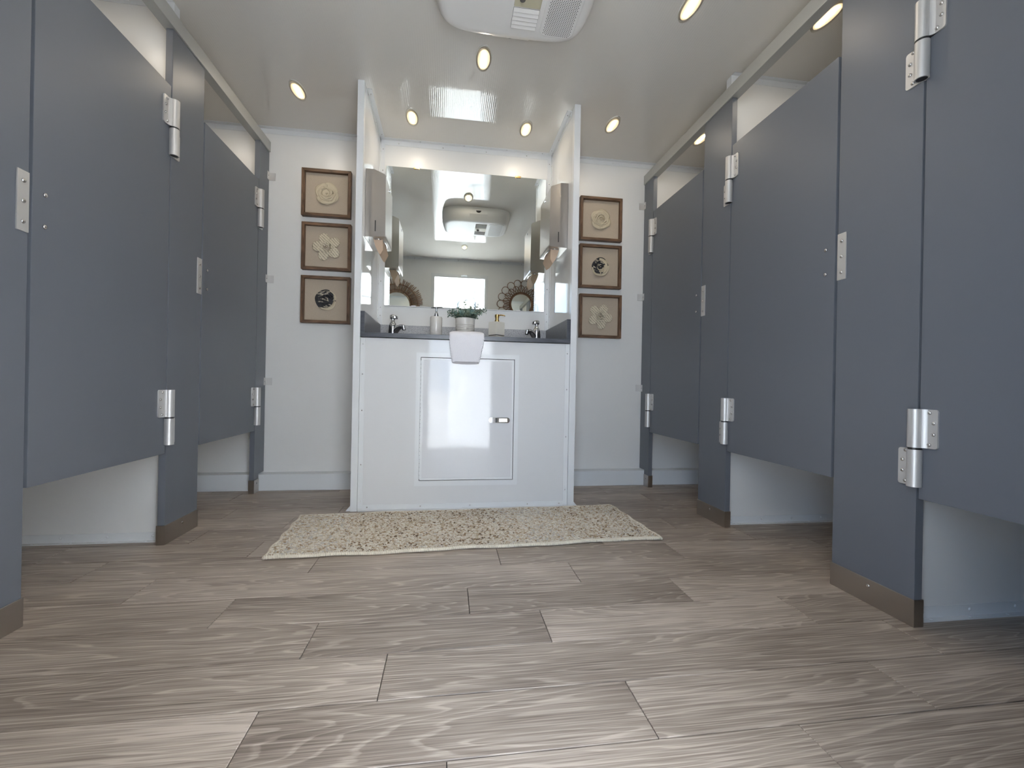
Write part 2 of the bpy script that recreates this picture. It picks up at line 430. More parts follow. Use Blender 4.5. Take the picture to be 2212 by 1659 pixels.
# ------------------------------------------------------------------ shell
struct(MB().box(XSL-0.06, XSR+0.06, 0.09, YB+0.06, ZC, ZC+0.10).build('ceiling', 'ceil'), 'glossy white ribbed sheet ceiling')
wb = struct(MB().box(XSL-0.06, XSR+0.06, YB, YB+0.05, -0.08, ZC).build('wall_back', 'wall'), 'white panel back wall behind the sink alcove')
struct(MB().box(XSL-0.05, XSL, 0.11, YB, -0.08, ZC).build('wall_left', 'wall'), 'white outer wall inside the left stalls')
struct(MB().box(XSR, XSR+0.05, 0.11, YB, -0.08, ZC).build('wall_right', 'wall'), 'white outer wall inside the right stalls')
mb = MB(); mb.box(XSL, DX0, 0.11, YW, -0.08, ZC); mb.box(DX1, XSR, 0.11, YW, -0.08, ZC); mb.box(DX0, DX1, 0.11, YW, DZ, ZC); mb.box(DX0, DX1, 0.11, YW, -0.08, -0.004)
wf = struct(mb.build('wall_front', 'wall'), 'white entrance wall with the doorway, seen in the mirror')
# entrance frame
mb = MB()
for xa, xb in ((DX0-0.03, DX0), (DX1, DX1+0.03)): mb.box(xa, xb, YW, YW+0.006, 0, DZ+0.03)
mb.box(DX0, DX1, YW, YW+0.006, DZ, DZ+0.03)
for xa, xb in ((DX0, DX0+0.012), (DX1-0.012, DX1)): mb.box(xa, xb, 0.09, YW, 0, DZ)
mb.box(DX0+0.012, DX1-0.012, 0.09, YW, DZ-0.012, DZ)
struct(mb.build('trim_1', 'trim'), 'white frame around the entrance doorway')

# trims at wall and ceiling
def angle_trim(name, pts, label):
    """pts: list of boxes"""
    mb = MB()
    for p in pts: mb.box(*p)
    return struct(mb.build(name, 'trim'), label)
T = 0.0025
tb1 = angle_trim('trim_2', [(XSL, FL0, YB-T, YB, ZC-0.03, ZC), (XSL, FL0, YB-0.028, YB-T, ZC-T, ZC)], 'white angle trim at the ceiling, left of the alcove')
tb2 = angle_trim('trim_3', [(FR1, XSR, YB-T, YB, ZC-0.03, ZC), (FR1, XSR, YB-0.028, YB-T, ZC-T, ZC)], 'white angle trim at the ceiling, right of the alcove')
for tr_, xs in ((tb1, (-0.6, -0.85, -1.25, -1.5)), (tb2, (0.8, 1.05, 1.45, 1.7))):
    for x in xs: rivet(tr_, (x, YB-T, ZC-0.016), (0, -1, 0), 0.0035, mat='trim')
tf = angle_trim('trim_4', [(XSL, XSR, YW, YW+T, ZC-0.03, ZC), (XSL, XSR, YW+T, YW+0.028, ZC-T, ZC)], 'white angle trim above the entrance wall')
for i in range(9): rivet(tf, (-0.95+0.26*i, YW+T, ZC-0.016), (0, 1, 0), 0.0035)
# baseboard: boxed ledge along the back wall
b1 = struct(MB().box(XSL, FL0, 2.708, YB, 0, 0.096, 0.003).build('baseboard_back_left', 'baseboard'), 'white boxed baseboard left of the vanity')
b2 = struct(MB().box(FR1, XSR, 2.708, YB, 0, 0.096, 0.003).build('baseboard_back_right', 'baseboard'), 'white boxed baseboard right of the vanity')

# alcove fins
for nm, x0, x1, side, inner in (('wall_alcove_left', FL0, FL1, 'left', 1), ('wall_alcove_right', FR0, FR1, 'right', -1)):
    fin = struct(MB().box(x0, x1, YF+0.004, YB, 0, ZC).build(nm, 'alcove'), 'glossy white side panel on the %s of the sink alcove' % side)
    MB().box(x0-0.0015, x1+0.0015, YF, YF+0.03, 0, ZC, 0.001).build('edge_cap', 'trim', fin)
    xi = x1 if inner > 0 else x0; xo = x0 if inner > 0 else x1
    a = MB(); a.box(xi, xi+inner*T, YF+0.06, YB-T, ZC-0.026, ZC-T); a.box(xi, xi+inner*0.026, YF+0.06, YB-T, ZC-T, ZC)
    a = a.build('ceiling_angle', 'trim', fin)
    for y in (YF+0.09, YB-0.2, YB-0.05):
        rivet(a, (xi+inner*T, y, ZC-0.014), (inner, 0, 0), 0.0035)
    for y in (YF+0.1, YB-0.06): rivet(a, (xi+inner*0.014, y, ZC-T), (0, 0, -1), 0.0035)
    c = MB(); c.box(xi, xi+inner*T, YB-0.027, YB, 0.995, ZC-T); c.box(xi+inner*T, xi+inner*0.027, YB-T, YB, 0.995, ZC-T)
    c = c.build('corner_angle', 'trim', fin)
    for z in (1.05, 1.10, 1.26, 1.62, 1.94, 2.07):
        rivet(c, (xi+inner*0.015, YB-T, z), (0, -1, 0), 0.0035)
        rivet(c, (xi+inner*T, YB-0.015, z-0.02), (inner, 0, 0), 0.0035)
    # little floor foot outside the fin
    MB().prism([(xo, 0), (xo-inner*0.026, 0), (xo, 0.03)], 'y', YF+0.01, YB-0.08).build('floor_angle', 'trim', fin)
# trim across the alcove top
ta = angle_trim('trim_5', [(FL1+0.027, FR0-0.027, YB-T, YB, ZC-0.032, ZC-T), (FL1+0.027, FR0-0.027, YB-0.028, YB-T, ZC-T, ZC)], 'white angle trim across the top of the sink alcove')
for x in (-0.33, -0.06, 0.21, 0.47): rivet(ta, (x, YB-T, ZC-0.02), (0, -1, 0), 0.0035)
for x in (-0.2, 0.07, 0.34, 0.57): rivet(ta, (x, YB-0.016, ZC-T), (0, 0, -1), 0.0035)

# ------------------------------------------------------------------ stall dividers (white)
for side, xe, xw, nrm in (('left', XL-0.030, XSL, 1), ('right', XR+0.030, XSR, -1)):
    for i, y0 in enumerate((1.065, 1.915)):
        where = ('between the two far %s stalls' if i else 'beside the nearest %s stall') % side
        d = thing('stall_divider', 'white floor-to-ceiling divider panel %s' % where, 'divider', ((xe+xw)/2, y0+0.015, 0), 'white stall dividers')
        MB().box(xe, xw, y0, y0+0.03, 0, ZC).build('panel', 'wall', d)
        bt = MB(); bt.box(xe, xw, y0-T, y0, 0, 0.034); bt.box(xe, xw, y0-0.02, y0-T, 0, T); bt = bt.build('floor_trim', 'trim', d)
        s_ = 1 if xw > xe else -1
        for k in range(6):
            rivet(bt, (xe+s_*(0.04+0.16*k), y0-T, 0.020), (0, -1, 0), 0.005, mat='trim')
            rivet(bt, (xe+s_*(0.06+0.13*k), y0-0.011, T), (0, 0, 1), 0.005, mat='trim')
        ct = MB(); ct.box(xe, xw, y0-T, y0, ZC-0.03, ZC); ct.box(xe, xw, y0-0.022, y0-T, ZC-T, ZC); ct = ct.build('ceiling_trim', 'trim', d)
        for k in range(4): rivet(ct, (xe+s_*(0.16+0.18*k), y0-T, ZC-0.016), (0, -1, 0), 0.004, mat='trim')
        MB().box(xe-s_*0.003, xe+s_*0.02, y0-0.003, y0+0.033, 0, ZC-0.004).build('end_cap', 'trim', d)

# ------------------------------------------------------------------ partitions: headrails, pilasters, stall doors
TH = 0.0254
PIL = [(YW+0.001, 0.455), (1.029, 1.2893), (1.861, 2.0815), (2.645, 2.775)]
DOORS = [(0.455, 1.029), (1.2893, 1.861), (2.0815, 2.645)]
SIDES = (('left', XL, 1), ('right', XR, -1))
pilname = ['pilaster beside the entrance', 'pilaster next to the nearest divider', 'pilaster in the middle of the row', 'narrow pilaster against the back wall']
for side, xf, s in SIDES:
    xb = xf-s*TH
    hr = tag(MB().box(xf+s*0.007, xf-s*0.034, YW+0.001, 2.776, ZRB, ZRT, 0.0015).build('headrail', 'rail'),
             'grey aluminium headrail running above the %s row of stalls' % side, 'rail', 'stall headrails')
    for i, (ya, yb) in enumerate(PIL):
        p = thing('partition_pilaster', 'slate grey %s on the %s-hand row of stalls' % (pilname[i], side), 'partition', (xf-s*TH/2, (ya+yb)/2, 0), 'stall pilasters')
        mb = MB()
        if i < 3: mb.box(xb, xf, ya, yb, 0.004, ZRB, 0.0015)
        else: mb.prism([(ya, 0.004), (2.704, 0.004), (2.704, 0.102), (yb, 0.102), (yb, ZRB), (ya, ZRB)], 'x', xb, xf)
        mb.build('panel', 'part', p)
        ye = yb if i < 3 else 2.704
        sh = MB().box(xb-s*0.003, xf+s*0.003, ya-0.003, ye+(0.003 if i < 3 else 0), 0.0, ZSH, 0.0012).build('shoe', 'steel', p)
        rivet(sh, (xf+s*0.003, (ya+ye)/2, ZSH*0.72), (s, 0, 0), 0.006, 0.003, name='screw')
        if i in (1, 2):   # strike plate on the far edge
            k = MB().box(xf, xf+s*0.004, yb-0.034, yb-0.002, 1.008, 1.161, 0.001).build('strike_plate', 'alu', p)
            for z in (1.032, 1.084, 1.135): rivet(k, (xf+s*0.004, yb-0.018, z), (s, 0, 0), 0.0058, 0.0035)
        if i == 0:
            k = MB().box(xf, xf+s*0.004, yb-0.034, yb-0.002, 1.008, 1.161, 0.001).build('strike_plate', 'alu', p)
            for z in (1.032, 1.084, 1.135): rivet(k, (xf+s*0.004, yb-0.018, z), (s, 0, 0), 0.0058, 0.0035)
        if i == 3:        # wall brackets
            for z in (1.845, 1.238, 0.632):
                k = MB(); k.box(xf, xf+s*0.003, 2.752, YB, z-0.022, z+0.022); k.box(xf+s*0.003, xf+s*0.035, YB-0.003, YB, z-0.022, z+0.022)
                k = k.build('wall_bracket', 'alu', p)
                rivet(k, (xf+s*0.003, 2.762, z), (s, 0, 0), 0.0045)
    names = ['nearest the entrance', 'in the middle of the row', 'nearest the back wall']
    for i, (ya, yb) in enumerate(DOORS):
        ya += 0.010; yb -= 0.006
        yg = yb+0.002
        d = thing('stall_door', 'slate grey stall door %s, %s-hand side' % (names[i], side), 'stall door', (xf-s*TH/2, (ya+yb)/2, ZDB), 'slate grey stall doors')
        MB().box(xb, xf, ya, yb, ZDB, ZDT, 0.0015).build('panel', 'part', d)
        for z in (1.040, 1.124): rivet(d, (xf, ya+0.037, z), (s, 0, 0), 0.0065, 0.004, name='bolt')
        for zb in (0.387, 1.496):
            zc = zb+0.107
            # upper leaf on the door with its knuckle
            bx = xf+s*0.0125
            mb = MB(); c = 0.006; y0, y1, z0, z1 = yg-0.050, yg-0.012, zc, zc+0.104
            mb.prism([(y0+c, z0), (y1, z0), (y1, z1), (y0+c, z1), (y0+c*0.3, z1-c*0.3), (y0, z1-c), (y0, z0+c), (y0+c*0.3, z0+c*0.3)], 'x', xf, xf+s*0.0045)
            fil = []
            for q in range(6):
                a = q/5; fil.append((xf+s*(0.0045+0.019*(a*a*(3-2*a))), yg-0.026+0.022*a))
            mb.prism([(xf, yg-0.026)]+fil+[(xf, yg-0.004)], 'z', zc, zc+0.104)
            mb.cyl((bx, yg, zc), (bx, yg, zc+0.104), 0.0165, seg=20)
            h = mb.build('hinge', 'alu', d, True, auto=35)
            mb = MB(); y0, y1 = yg+0.012, yg+0.050; z0, z1 = zb, zb+0.101
            mb.prism([(y1-c, z0), (y0, z0), (y0, z1), (y1-c, z1), (y1-c*0.3, z1-c*0.3), (y1, z1-c), (y1, z0+c), (y1-c*0.3, z0+c*0.3)], 'x', xf, xf+s*0.0045)
            ri, ro, k = 0.0128, 0.0165, 20
            rings = []
            for rad, z in ((ri, zb+0.02), (ri, zb), (ro, zb), (ro, zb+0.101)):
                rings.append([(bx+rad*math.cos(2*PI*j/k), yg+rad*math.sin(2*PI*j/k), z) for j in range(k)])
            mb.loft(rings)
            mb.build('pilaster_leaf', 'alu', h, True, auto=35)
            MB().cyl((bx, yg, zb+0.101), (bx, yg, zc), 0.0150, seg=16).build('bushing', 'black', h)
            MB().cyl((bx, yg, zb+0.001), (bx, yg, zb+0.019), 0.0127, seg=16).build('pin', 'black', h)
            for q, (dz, dy) in enumerate(((0.010, 0.030), (0.038, 0.040), (0.068, 0.040), (0.095, 0.030))):
                rivet(h, (xf+s*0.0045, yg-dy, zc+dz), (s, 0, 0), 0.0052, 0.004, name='screw')
                rivet(h, (xf+s*0.0045, yg+(0.030 if dy < 0.035 else 0.038), zb+dz), (s, 0, 0), 0.0052, 0.004, name='screw')

# ------------------------------------------------------------------ vanity cabinet
YC = 2.262
v = thing('vanity_cabinet', 'glossy white vanity cabinet front with an access door under the counter', 'cabinet', (0.1, YC, 0))
FX0, FX1, FZ0, FZ1 = -0.162, 0.363, 0.120, 0.795      # access frame outside
IX0, IX1, IZ0, IZ1 = -0.140, 0.340, 0.147, 0.772
mb = MB()
mb.box(FL1+0.002, IX0, YC, YC+0.012, 0, 0.862); mb.box(IX1, FR0-0.002, YC, YC+0.012, 0, 0.862)
mb.box(IX0, IX1, YC, YC+0.012, 0, IZ0); mb.box(IX0, IX1, YC, YC+0.012, IZ1, 0.862)
mb.build('face_panel', 'cab', v)
MB().box(FL1+0.002, FR0-0.002, YC+0.3, YC+0.31, 0, 0.86).build('inner_back', 'black', v)
mb = MB(); yb_, yf_ = YC, YC-0.003
for xa, xb_, za, zb_ in ((FX0, IX0, FZ0, FZ1), (IX1, FX1, FZ0, FZ1)): mb.box(xa, xb_, yf_, yb_, za, zb_)
for za, zb_ in ((FZ0, IZ0), (IZ1, FZ1)): mb.box(IX0, IX1, yf_, yb_, za, zb_)
# raised inner lip
for xa, xb_, za, zb_ in ((IX0-0.007, IX0, IZ0-0.007, IZ1+0.007), (IX1, IX1+0.007, IZ0-0.007, IZ1+0.007)): mb.box(xa, xb_, yf_-0.003, yf_, za, zb_)
for za, zb_ in ((IZ0-0.007, IZ0), (IZ1, IZ1+0.007)): mb.box(IX0, IX1, yf_-0.003, yf_, za, zb_)
mb.build('door_frame', 'trim', v)
g_ = 0.0030
dr = MB()
dx0, dx1, dz0, dz1 = IX0+g_, IX1-g_, IZ0+g_, IZ1-g_
dr.box(dx0, dx1, YC-0.003, YC+0.016, dz0, dz1, 0.001)
door = dr.build('door', 'cabdoor', v)
mb = MB()
for xa, xb_, za, zb_ in ((dx0, dx0+0.011, dz0, dz1), (dx1-0.011, dx1, dz0, dz1)): mb.box(xa, xb_, YC-0.0048, YC-0.003, za, zb_)
for za, zb_ in ((dz0, dz0+0.011), (dz1-0.011, dz1)): mb.box(dx0+0.011, dx1-0.011, YC-0.0048, YC-0.003, za, zb_)
mb.build('door_edge', 'trim', door)
pts = [(0.224+0.0, 0)]
mb = MB(); poly = []
for q in range(9): a = PI/2+PI*q/8; poly.append((0.224+0.014*math.cos(a), 0.456+0.014*math.sin(a)))
for q in range(9): a = -PI/2+PI*q/8; poly.append((0.305+0.014*math.cos(a), 0.456+0.014*math.sin(a)))
mb.prism(poly, 'y', YC-0.010, YC-0.0031); mb.build('latch', 'chrome', door)
lat = [c for c in door.children if c.name.startswith('latch')][0]
MB().cyl((0.226, YC-0.010, 0.456), (0.226, YC-0.019, 0.456), 0.0125, 0.011, 16).build('latch_knob', 'chrome', v, True, auto=40)
MB().box(0.244, 0.252, YC-0.012, YC-0.010, 0.445, 0.467).build('latch_slot', 'black', v)
MB().box(0.262, 0.306, YC-0.014, YC-0.010, 0.446, 0.466, 0.001).build('latch_lever', 'steel', v)
# piano hinge
mb = MB()
for k in range(30):
    z = IZ0+0.01+k*0.02
    mb.cyl((IX0+0.001, YC-0.006, z), (IX0+0.001, YC-0.006, z+0.018), 0.0028, seg=8)
mb.build('piano_hinge', 'trim', v)
for nm, bx, rv in (('edge_trim', (FL1+0.003, FL1+0.026, YC-T, YC, 0.012, 0.860), [(FL1+0.015, z) for z in (0.05, 0.23, 0.50, 0.68, 0.83)]),
                   ('edge_trim', (FR0-0.026, FR0-0.003, YC-T, YC, 0.012, 0.860), [(FR0-0.015, z) for z in (0.09, 0.37, 0.62, 0.81)]),
                   ('edge_trim', (FL1+0.026, FR0-0.026, YC-T, YC, 0.004, 0.030), [(x, 0.018) for x in (-0.39, -0.13, 0.12, 0.42, 0.59)])):
    t_ = MB().box(*bx).build(nm, 'trim', v)
    for x, z in rv: rivet(t_, (x, YC-T, z), (0, -1, 0), 0.0035)
MB().box(FL1+0.006, FR0-0.006, YC-0.014, YC-T, 0.0, 0.005).build('floor_trim', 'trim', v)

# countertop with splashes
ct = thing('countertop', 'dark grey laminate countertop with side and back splashes across the alcove', 'countertop', (0.1, 2.5, 0.86))
MB().box(FL1+0.002, FR0-0.002, 2.247, YB-0.004, 0.8645, ZT, 0.002).build('slab', 'counter', ct)
for x0, x1 in ((FL1+0.002, FL1+0.022), (FR0-0.022, FR0-0.002)): MB().box(x0, x1, 2.249, YB-0.004, ZT, 0.992, 0.001).build('side_splash', 'counter', ct)
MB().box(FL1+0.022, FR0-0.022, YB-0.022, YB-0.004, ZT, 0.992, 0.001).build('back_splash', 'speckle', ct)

# ------------------------------------------------------------------ mirror
mi = thing('vanity_mirror', 'frameless rectangular wall mirror above the counter', 'mirror', (0.1, YB-0.006, 1.113))
tilt = math.tan(math.radians(0.12)); mz0, mz1 = 1.1135, 1.9641
def my(z): return YB-0.012-tilt*(z-mz0)
mx0, mx1 = -0.3977, 0.5990
f_ = MB(); f_.face([(mx0, my(mz0), mz0), (mx1, my(mz0), mz0), (mx1, my(mz1), mz1), (mx0, my(mz1), mz1)]); f_.build('glass', 'mirror', mi)
e_ = MB(); e_.loft([[(mx0, my(mz0)+0.0002, mz0), (mx1, my(mz0)+0.0002, mz0), (mx1, my(mz1)+0.0002, mz1), (mx0, my(mz1)+0.0002, mz1)],
                    [(mx0, YB-0.001, mz0), (mx1, YB-0.001, mz0), (mx1, YB-0.001, mz1), (mx0, YB-0.001, mz1)]]); e_.build('backing', 'glassedge', mi)
for x in (-0.218, 0.415): MB().box(x-0.018, x+0.018, my(mz1)-0.004, YB, mz1-0.006, mz1+0.005, 0.001).build('clip', 'gold', mi)
for x in (-0.222, 0.432): MB().box(x-0.014, x+0.014, my(mz0)-0.004, YB, mz0-0.005, mz0+0.004, 0.001).build('clip', 'trim', mi)
MB().box(mx0, mx1, my(mz0)-0.002, YB, mz0-0.004, mz0-0.0005).build('bottom_channel', 'trim', mi)

# ------------------------------------------------------------------ paper towel dispensers
def dispenser(side, xi, s, y0, y1, zt, zb):
    """hung on the fin: wall plane xi, projecting s*0.1"""
    d = thing('paper_towel_dispenser', 'stainless steel paper towel dispenser on the %s alcove panel, brown towel hanging out' % side, 'dispenser', (xi+s*0.05, (y0+y1)/2, zb), 'paper towel dispensers')
    prof = [(0, zb), (0.099, zb+0.006), (0.101, zb+0.016), (0.099, zt-0.030), (0.094, zt-0.022), (0.040, zt), (0, zt)]
    A = [(xi+s*p[0], p[1]) for p in prof]
    mb = MB()
    # body without bottom: side faces, front, top
    for yy in (y0, y1): mb.face([(x, yy, z) for x, z in A])
    for a in range(1, len(A)-1):
        (xa, za), (xb_, zb_) = A[a], A[a+1]
        mb.face([(xa, y0, za), (xb_, y0, zb_), (xb_, y1, zb_), (xa, y1, za)])
    # bottom with an opening
    k = 16; cx, cy = xi+s*0.058, (y0+y1)/2
    inner = [(cx+0.030*math.copysign(abs(math.cos(2*PI*i/k))**0.8, math.cos(2*PI*i/k)), cy+(y1-y0)*0.36*math.sin(2*PI*i/k), zb+0.003+0.0) for i in range(k)]
    outer = []
    for i in range(k):
        c_, s2 = math.cos(2*PI*i/k), math.sin(2*PI*i/k); q = max(abs(c_), abs(s2))
        ox, oy = xi+s*0.05+0.05*c_/q, cy+(y1-y0)/2*s2/q
        outer.append((ox, oy, zb+0.006*abs(ox-xi)/0.1))
    iv = [mb.bm.verts.new(p) for p in inner]; ov = [mb.bm.verts.new(p) for p in outer]
    up = [mb.bm.verts.new((p[0], p[1], p[2]+0.02)) for p in inner]
    for i in range(k):
        j = (i+1) % k
        mb.bm.faces.new((iv[i], iv[j], ov[j], ov[i])); mb.bm.faces.new((iv[i], iv[j], up[j], up[i]))
    mb.build('housing', 'steel', d)
    MB().tube(inner, 0.0035, 6, closed=True).build('rim', 'chrome', d, True)
    # sight slot on the side facing the room
    MB().box(xi+s*0.048, xi+s*0.053, y0-0.0006, y0+0.001, zb+0.030, zb+0.086).build('sight_slot', 'black', d)
    MB().cyl((xi+s*0.100, cy, zt-0.055), (xi+s*0.104, cy, zt-0.055), 0.008, seg=12).build('lock', 'chrome', d)
    # towel: folded sheet hanging out
    rings = []
    for q in range(9):
        v_ = q/8; yy = y0+0.045+(y1-y0-0.09)*v_; sg_ = 0.010*math.sin(v_*PI*0.9+0.4)
        prof = [(0.036, 0.030), (0.076, 0.032), (0.083, -0.010), (0.088-sg_, -0.052+0.02*v_), (0.070, -0.072-sg_), (0.058, -0.060), (0.044, -0.030), (0.036, -0.004)]
        rings.append([(xi+s*p[0], yy, zb+p[1]) for p in prof])
    tw = tag(MB().loft(rings).build('paper_towel', 'kraft'), 'brown paper towel hanging out of the %s dispenser' % side, 'paper towel', 'brown paper towels')
    return d
dispenser('left', FL1+0.001, 1, 2.330, 2.590, 1.733, 1.385)
dispenser('right', FR0-0.001, -1, 2.355, 2.615, 1.757, 1.400)

# ------------------------------------------------------------------ faucets
def faucet(x, y, sx, side):
    f = thing('faucet', 'chrome push-button faucet at the %s end of the counter' % side, 'faucet', (x, y, ZT), 'chrome faucets')
    z = ZT
    mb = MB(); mb.lathe([(0.027, 0), (0.027, 0.005), (0.0240, 0.012), (0.0235, 0.040), (0.0220, 0.060), (0.0205, 0.076), (0.0185, 0.086), (0.0130, 0.094), (0.0115, 0.098), (0.0112, 0.114)], (x, y, z), 24)
    mb.build('body', 'chrome', f, True, auto=40)
    mb = MB(); pts = []; rad = []
    for k in range(13):
        a = k/12
        pts.append((x+sx*(0.004+0.060*a), y-0.040*a, z+0.022+0.046*math.sin(PI*(0.02+0.60*a)))); rad.append(0.0200-0.0065*a)
    mb.tube(pts, rad, 14, flat=0.85); mb.build('spout', 'chrome', f, True, auto=40)
    e = pts[-1]
    MB().cyl((e[0]-sx*0.002, e[1], e[2]+0.006), (e[0]+sx*0.003, e[1]-0.002, e[2]-0.016), 0.0125, 0.0110, 14).build('aerator', 'chrome', f, True, auto=40)
    MB().cyl((e[0]+sx*0.003, e[1]-0.002, e[2]-0.0155), (e[0]+sx*0.0034, e[1]-0.0022, e[2]-0.0175), 0.0085, 0.0085, 12).build('outlet', 'black', f)
    mb = MB(); rings = []
    for dz, sc in ((0.112, 0.86), (0.115, 0.98), (0.126, 1.0), (0.132, 0.95), (0.135, 0.78)):
        r_ = []
        for k in range(24):
            a = 2*PI*k/24; c_, s_ = math.cos(a), math.sin(a)
            ex = math.copysign(abs(c_)**0.75, c_); ey = math.copysign(abs(s_)**0.75, s_)
            r_.append((x+sx*(0.006+sc*0.0225*ex), y-0.004+sc*0.0170*ey, z+dz-0.006*max(0, c_)*(1 if dz > 0.12 else 0)))
        rings.append(r_)
    mb.loft(rings); mb.build('push_button', 'chrome', f, True, auto=40)
    return f
faucet(-0.318, 2.56, 1, 'left')
faucet(0.512, 2.56, -1, 'right')

# ------------------------------------------------------------------ soap bottles, plant, towel
sb = thing('soap_dispenser', 'round grey ceramic soap dispenser with a chrome pump', 'soap bottle', (-0.072, 2.42, ZT))
MB().lathe([(0.030, 0), (0.0325, 0.003), (0.0325, 0.020), (0.0318, 0.0215), (0.0325, 0.023), (0.0325, 0.033), (0.0318, 0.0345), (0.0325, 0.036), (0.0325, 0.108), (0.030, 0.114), (0.016, 0.116)], (-0.072, 2.42, ZT), 32).build('bottle', 'ceramic', sb, True, auto=50)
pm = MB().lathe([(0.014, 0.115), (0.014, 0.121), (0.011, 0.123), (0.011, 0.130), (0.0075, 0.134), (0.0055, 0.140), (0.0055, 0.158), (0.010, 0.160), (0.0105, 0.165), (0.004, 0.167)], (-0.072, 2.42, ZT), 18).build('pump', 'chrome', sb, True, auto=40)
MB().tube([(-0.100, 2.425, ZT+0.163), (-0.080, 2.42, ZT+0.1645), (-0.050, 2.40, ZT+0.163), (-0.040, 2.385, ZT+0.161), (-0.036, 2.380, ZT+0.155)], [0.003, 0.0045, 0.004, 0.0035, 0.003], 8).build('nozzle', 'chrome', pm, True)

s2 = thing('soap_dispenser', 'square cream ceramic soap dispenser with a brass pump', 'soap bottle', (0.254, 2.38, ZT))
def sq(h, z): return [(0.254+h*math.cos(a), 2.38+h*math.sin(a), ZT+z) for a in (-0.105, -0.105+PI/2, -0.105+PI, -0.105+1.5*PI)]
mb = MB(); mb.loft([sq(0.043, 0.021), sq(0.044, 0.022), sq(0.044, 0.089), sq(0.041, 0.092)]); mb.build('bottle', 'cream', s2)
MB().loft([sq(0.043, 0.0), sq(0.044, 0.001), sq(0.044, 0.0155), sq(0.043, 0.0165)]).build('bottle_base', 'cream', s2)
MB().loft([sq(0.0415, 0.0165), sq(0.0415, 0.021)]).build('shadow_groove', 'black', s2)  # recess coloured black for the shadow gap between bottle and base
p2 = MB().lathe([(0.013, 0.092), (0.013, 0.101), (0.010, 0.102), (0.010, 0.118), (0.0125, 0.119), (0.0125, 0.132), (0.010, 0.134), (0.002, 0.1345)], (0.256, 2.38, ZT), 20).build('pump', 'gold', s2, True, auto=40)
MB().tube([(0.258, 2.38, ZT+0.130), (0.276, 2.37, ZT+0.1305), (0.293, 2.36, ZT+0.127), (0.297, 2.358, ZT+0.123)], [0.0042, 0.0036, 0.003, 0.0026], 8).build('nozzle', 'gold', p2, True)

px, py = 0.085, 2.42
pp = thing('potted_plant', 'eucalyptus plant in a ribbed cream ceramic pot on the counter', 'plant', (px, py, ZT))
prof = [(0.044, 0), (0.047, 0.003), (0.048, 0.030)]
for k in range(4):
    z = 0.036+0.009*k; prof += [(0.0485+0.0004*k, z), (0.0505+0.0004*k, z+0.002), (0.0505+0.0004*k, z+0.0065), (0.0485+0.0004*k, z+0.0085)]
prof += [(0.0520, 0.074), (0.0530, 0.110), (0.0505, 0.110), (0.0500, 0.094)]
pot = MB().lathe(prof, (px, py, ZT), 36).build('pot', 'ceramic', pp, True, auto=40)
MB().lathe([(0.0500, 0.090), (0.0498, 0.094), (0.02, 0.097)], (px, py, ZT), 20).build('soil', 'soil', pp)
lm = MB(); st = MB()
def leafm(c, nrm, ax, L_, Wd):
    c = Vector(c); ax = Vector(ax).normalized(); nrm = Vector(nrm); sd_ = ax.cross(nrm).normalized(); up = sd_.cross(ax)
    pts = [(0, 0, 0), (0.25, 0.36, 0.03), (0.6, 0.46, 0.06), (0.88, 0.26, 0.02), (1, 0, -0.04), (0.88, -0.26, 0.02), (0.6, -0.46, 0.06), (0.25, -0.36, 0.03)]
    V_ = [lm.bm.verts.new(c+ax*(p[0]*L_)+sd_*(p[1]*Wd)+up*(p[2]*L_)) for p in pts]
    mid = lm.bm.verts.new(c+ax*(0.55*L_)+up*(-0.03*L_))
    for k in range(8): lm.bm.faces.new((V_[k], V_[(k+1) % 8], mid))
for k in range(34):
    a = random.uniform(0, 2*PI); lean = random.uniform(0.15, 1.15); h = random.uniform(0.060, 0.092)
    if k == 0: a, lean, h = 1.9, 0.08, 0.118
    if k < 12 and k > 0: a = (0 if k % 2 else PI)+random.uniform(-0.6, 0.6); lean = random.uniform(0.55, 1.15); h = random.uniform(0.085, 0.112)
    b0 = Vector((px+0.03*math.cos(a)*random.random(), py+0.03*math.sin(a)*random.random(), ZT+0.095)); pts = []
    for q in range(6):
        u = q/5; l_ = lean*(0.4+0.6*u)
        pts.append(b0+Vector((math.cos(a)*math.sin(l_), math.sin(a)*math.sin(l_), math.cos(l_)))*h*u-Vector((0, 0, 0.018*u*u*max(0, lean-0.7))))
    st.tube(pts, 0.0011, 5)
    for q in range(1, 10):
        u = q/9; i0 = min(int(u*5), 4); fq = u*5-i0; c = pts[i0].lerp(pts[i0+1], fq); dirn = (pts[i0+1]-pts[i0]).normalized()
        for sg in (-1, 1):
            side_ = dirn.cross(Vector((math.cos(q*1.9), math.sin(q*1.9), 0.3))).normalized()*sg
            leafm(c, dirn+Vector((0, 0, 0.4)), side_+dirn*0.55, random.uniform(0.015, 0.022)*(1.1-0.35*u), random.uniform(0.015, 0.021)*(1.1-0.35*u))
fo = lm.build('foliage', 'leaf', pp, True); fo['kind'] = 'stuff'
st.build('stems', 'stem', pp, True)

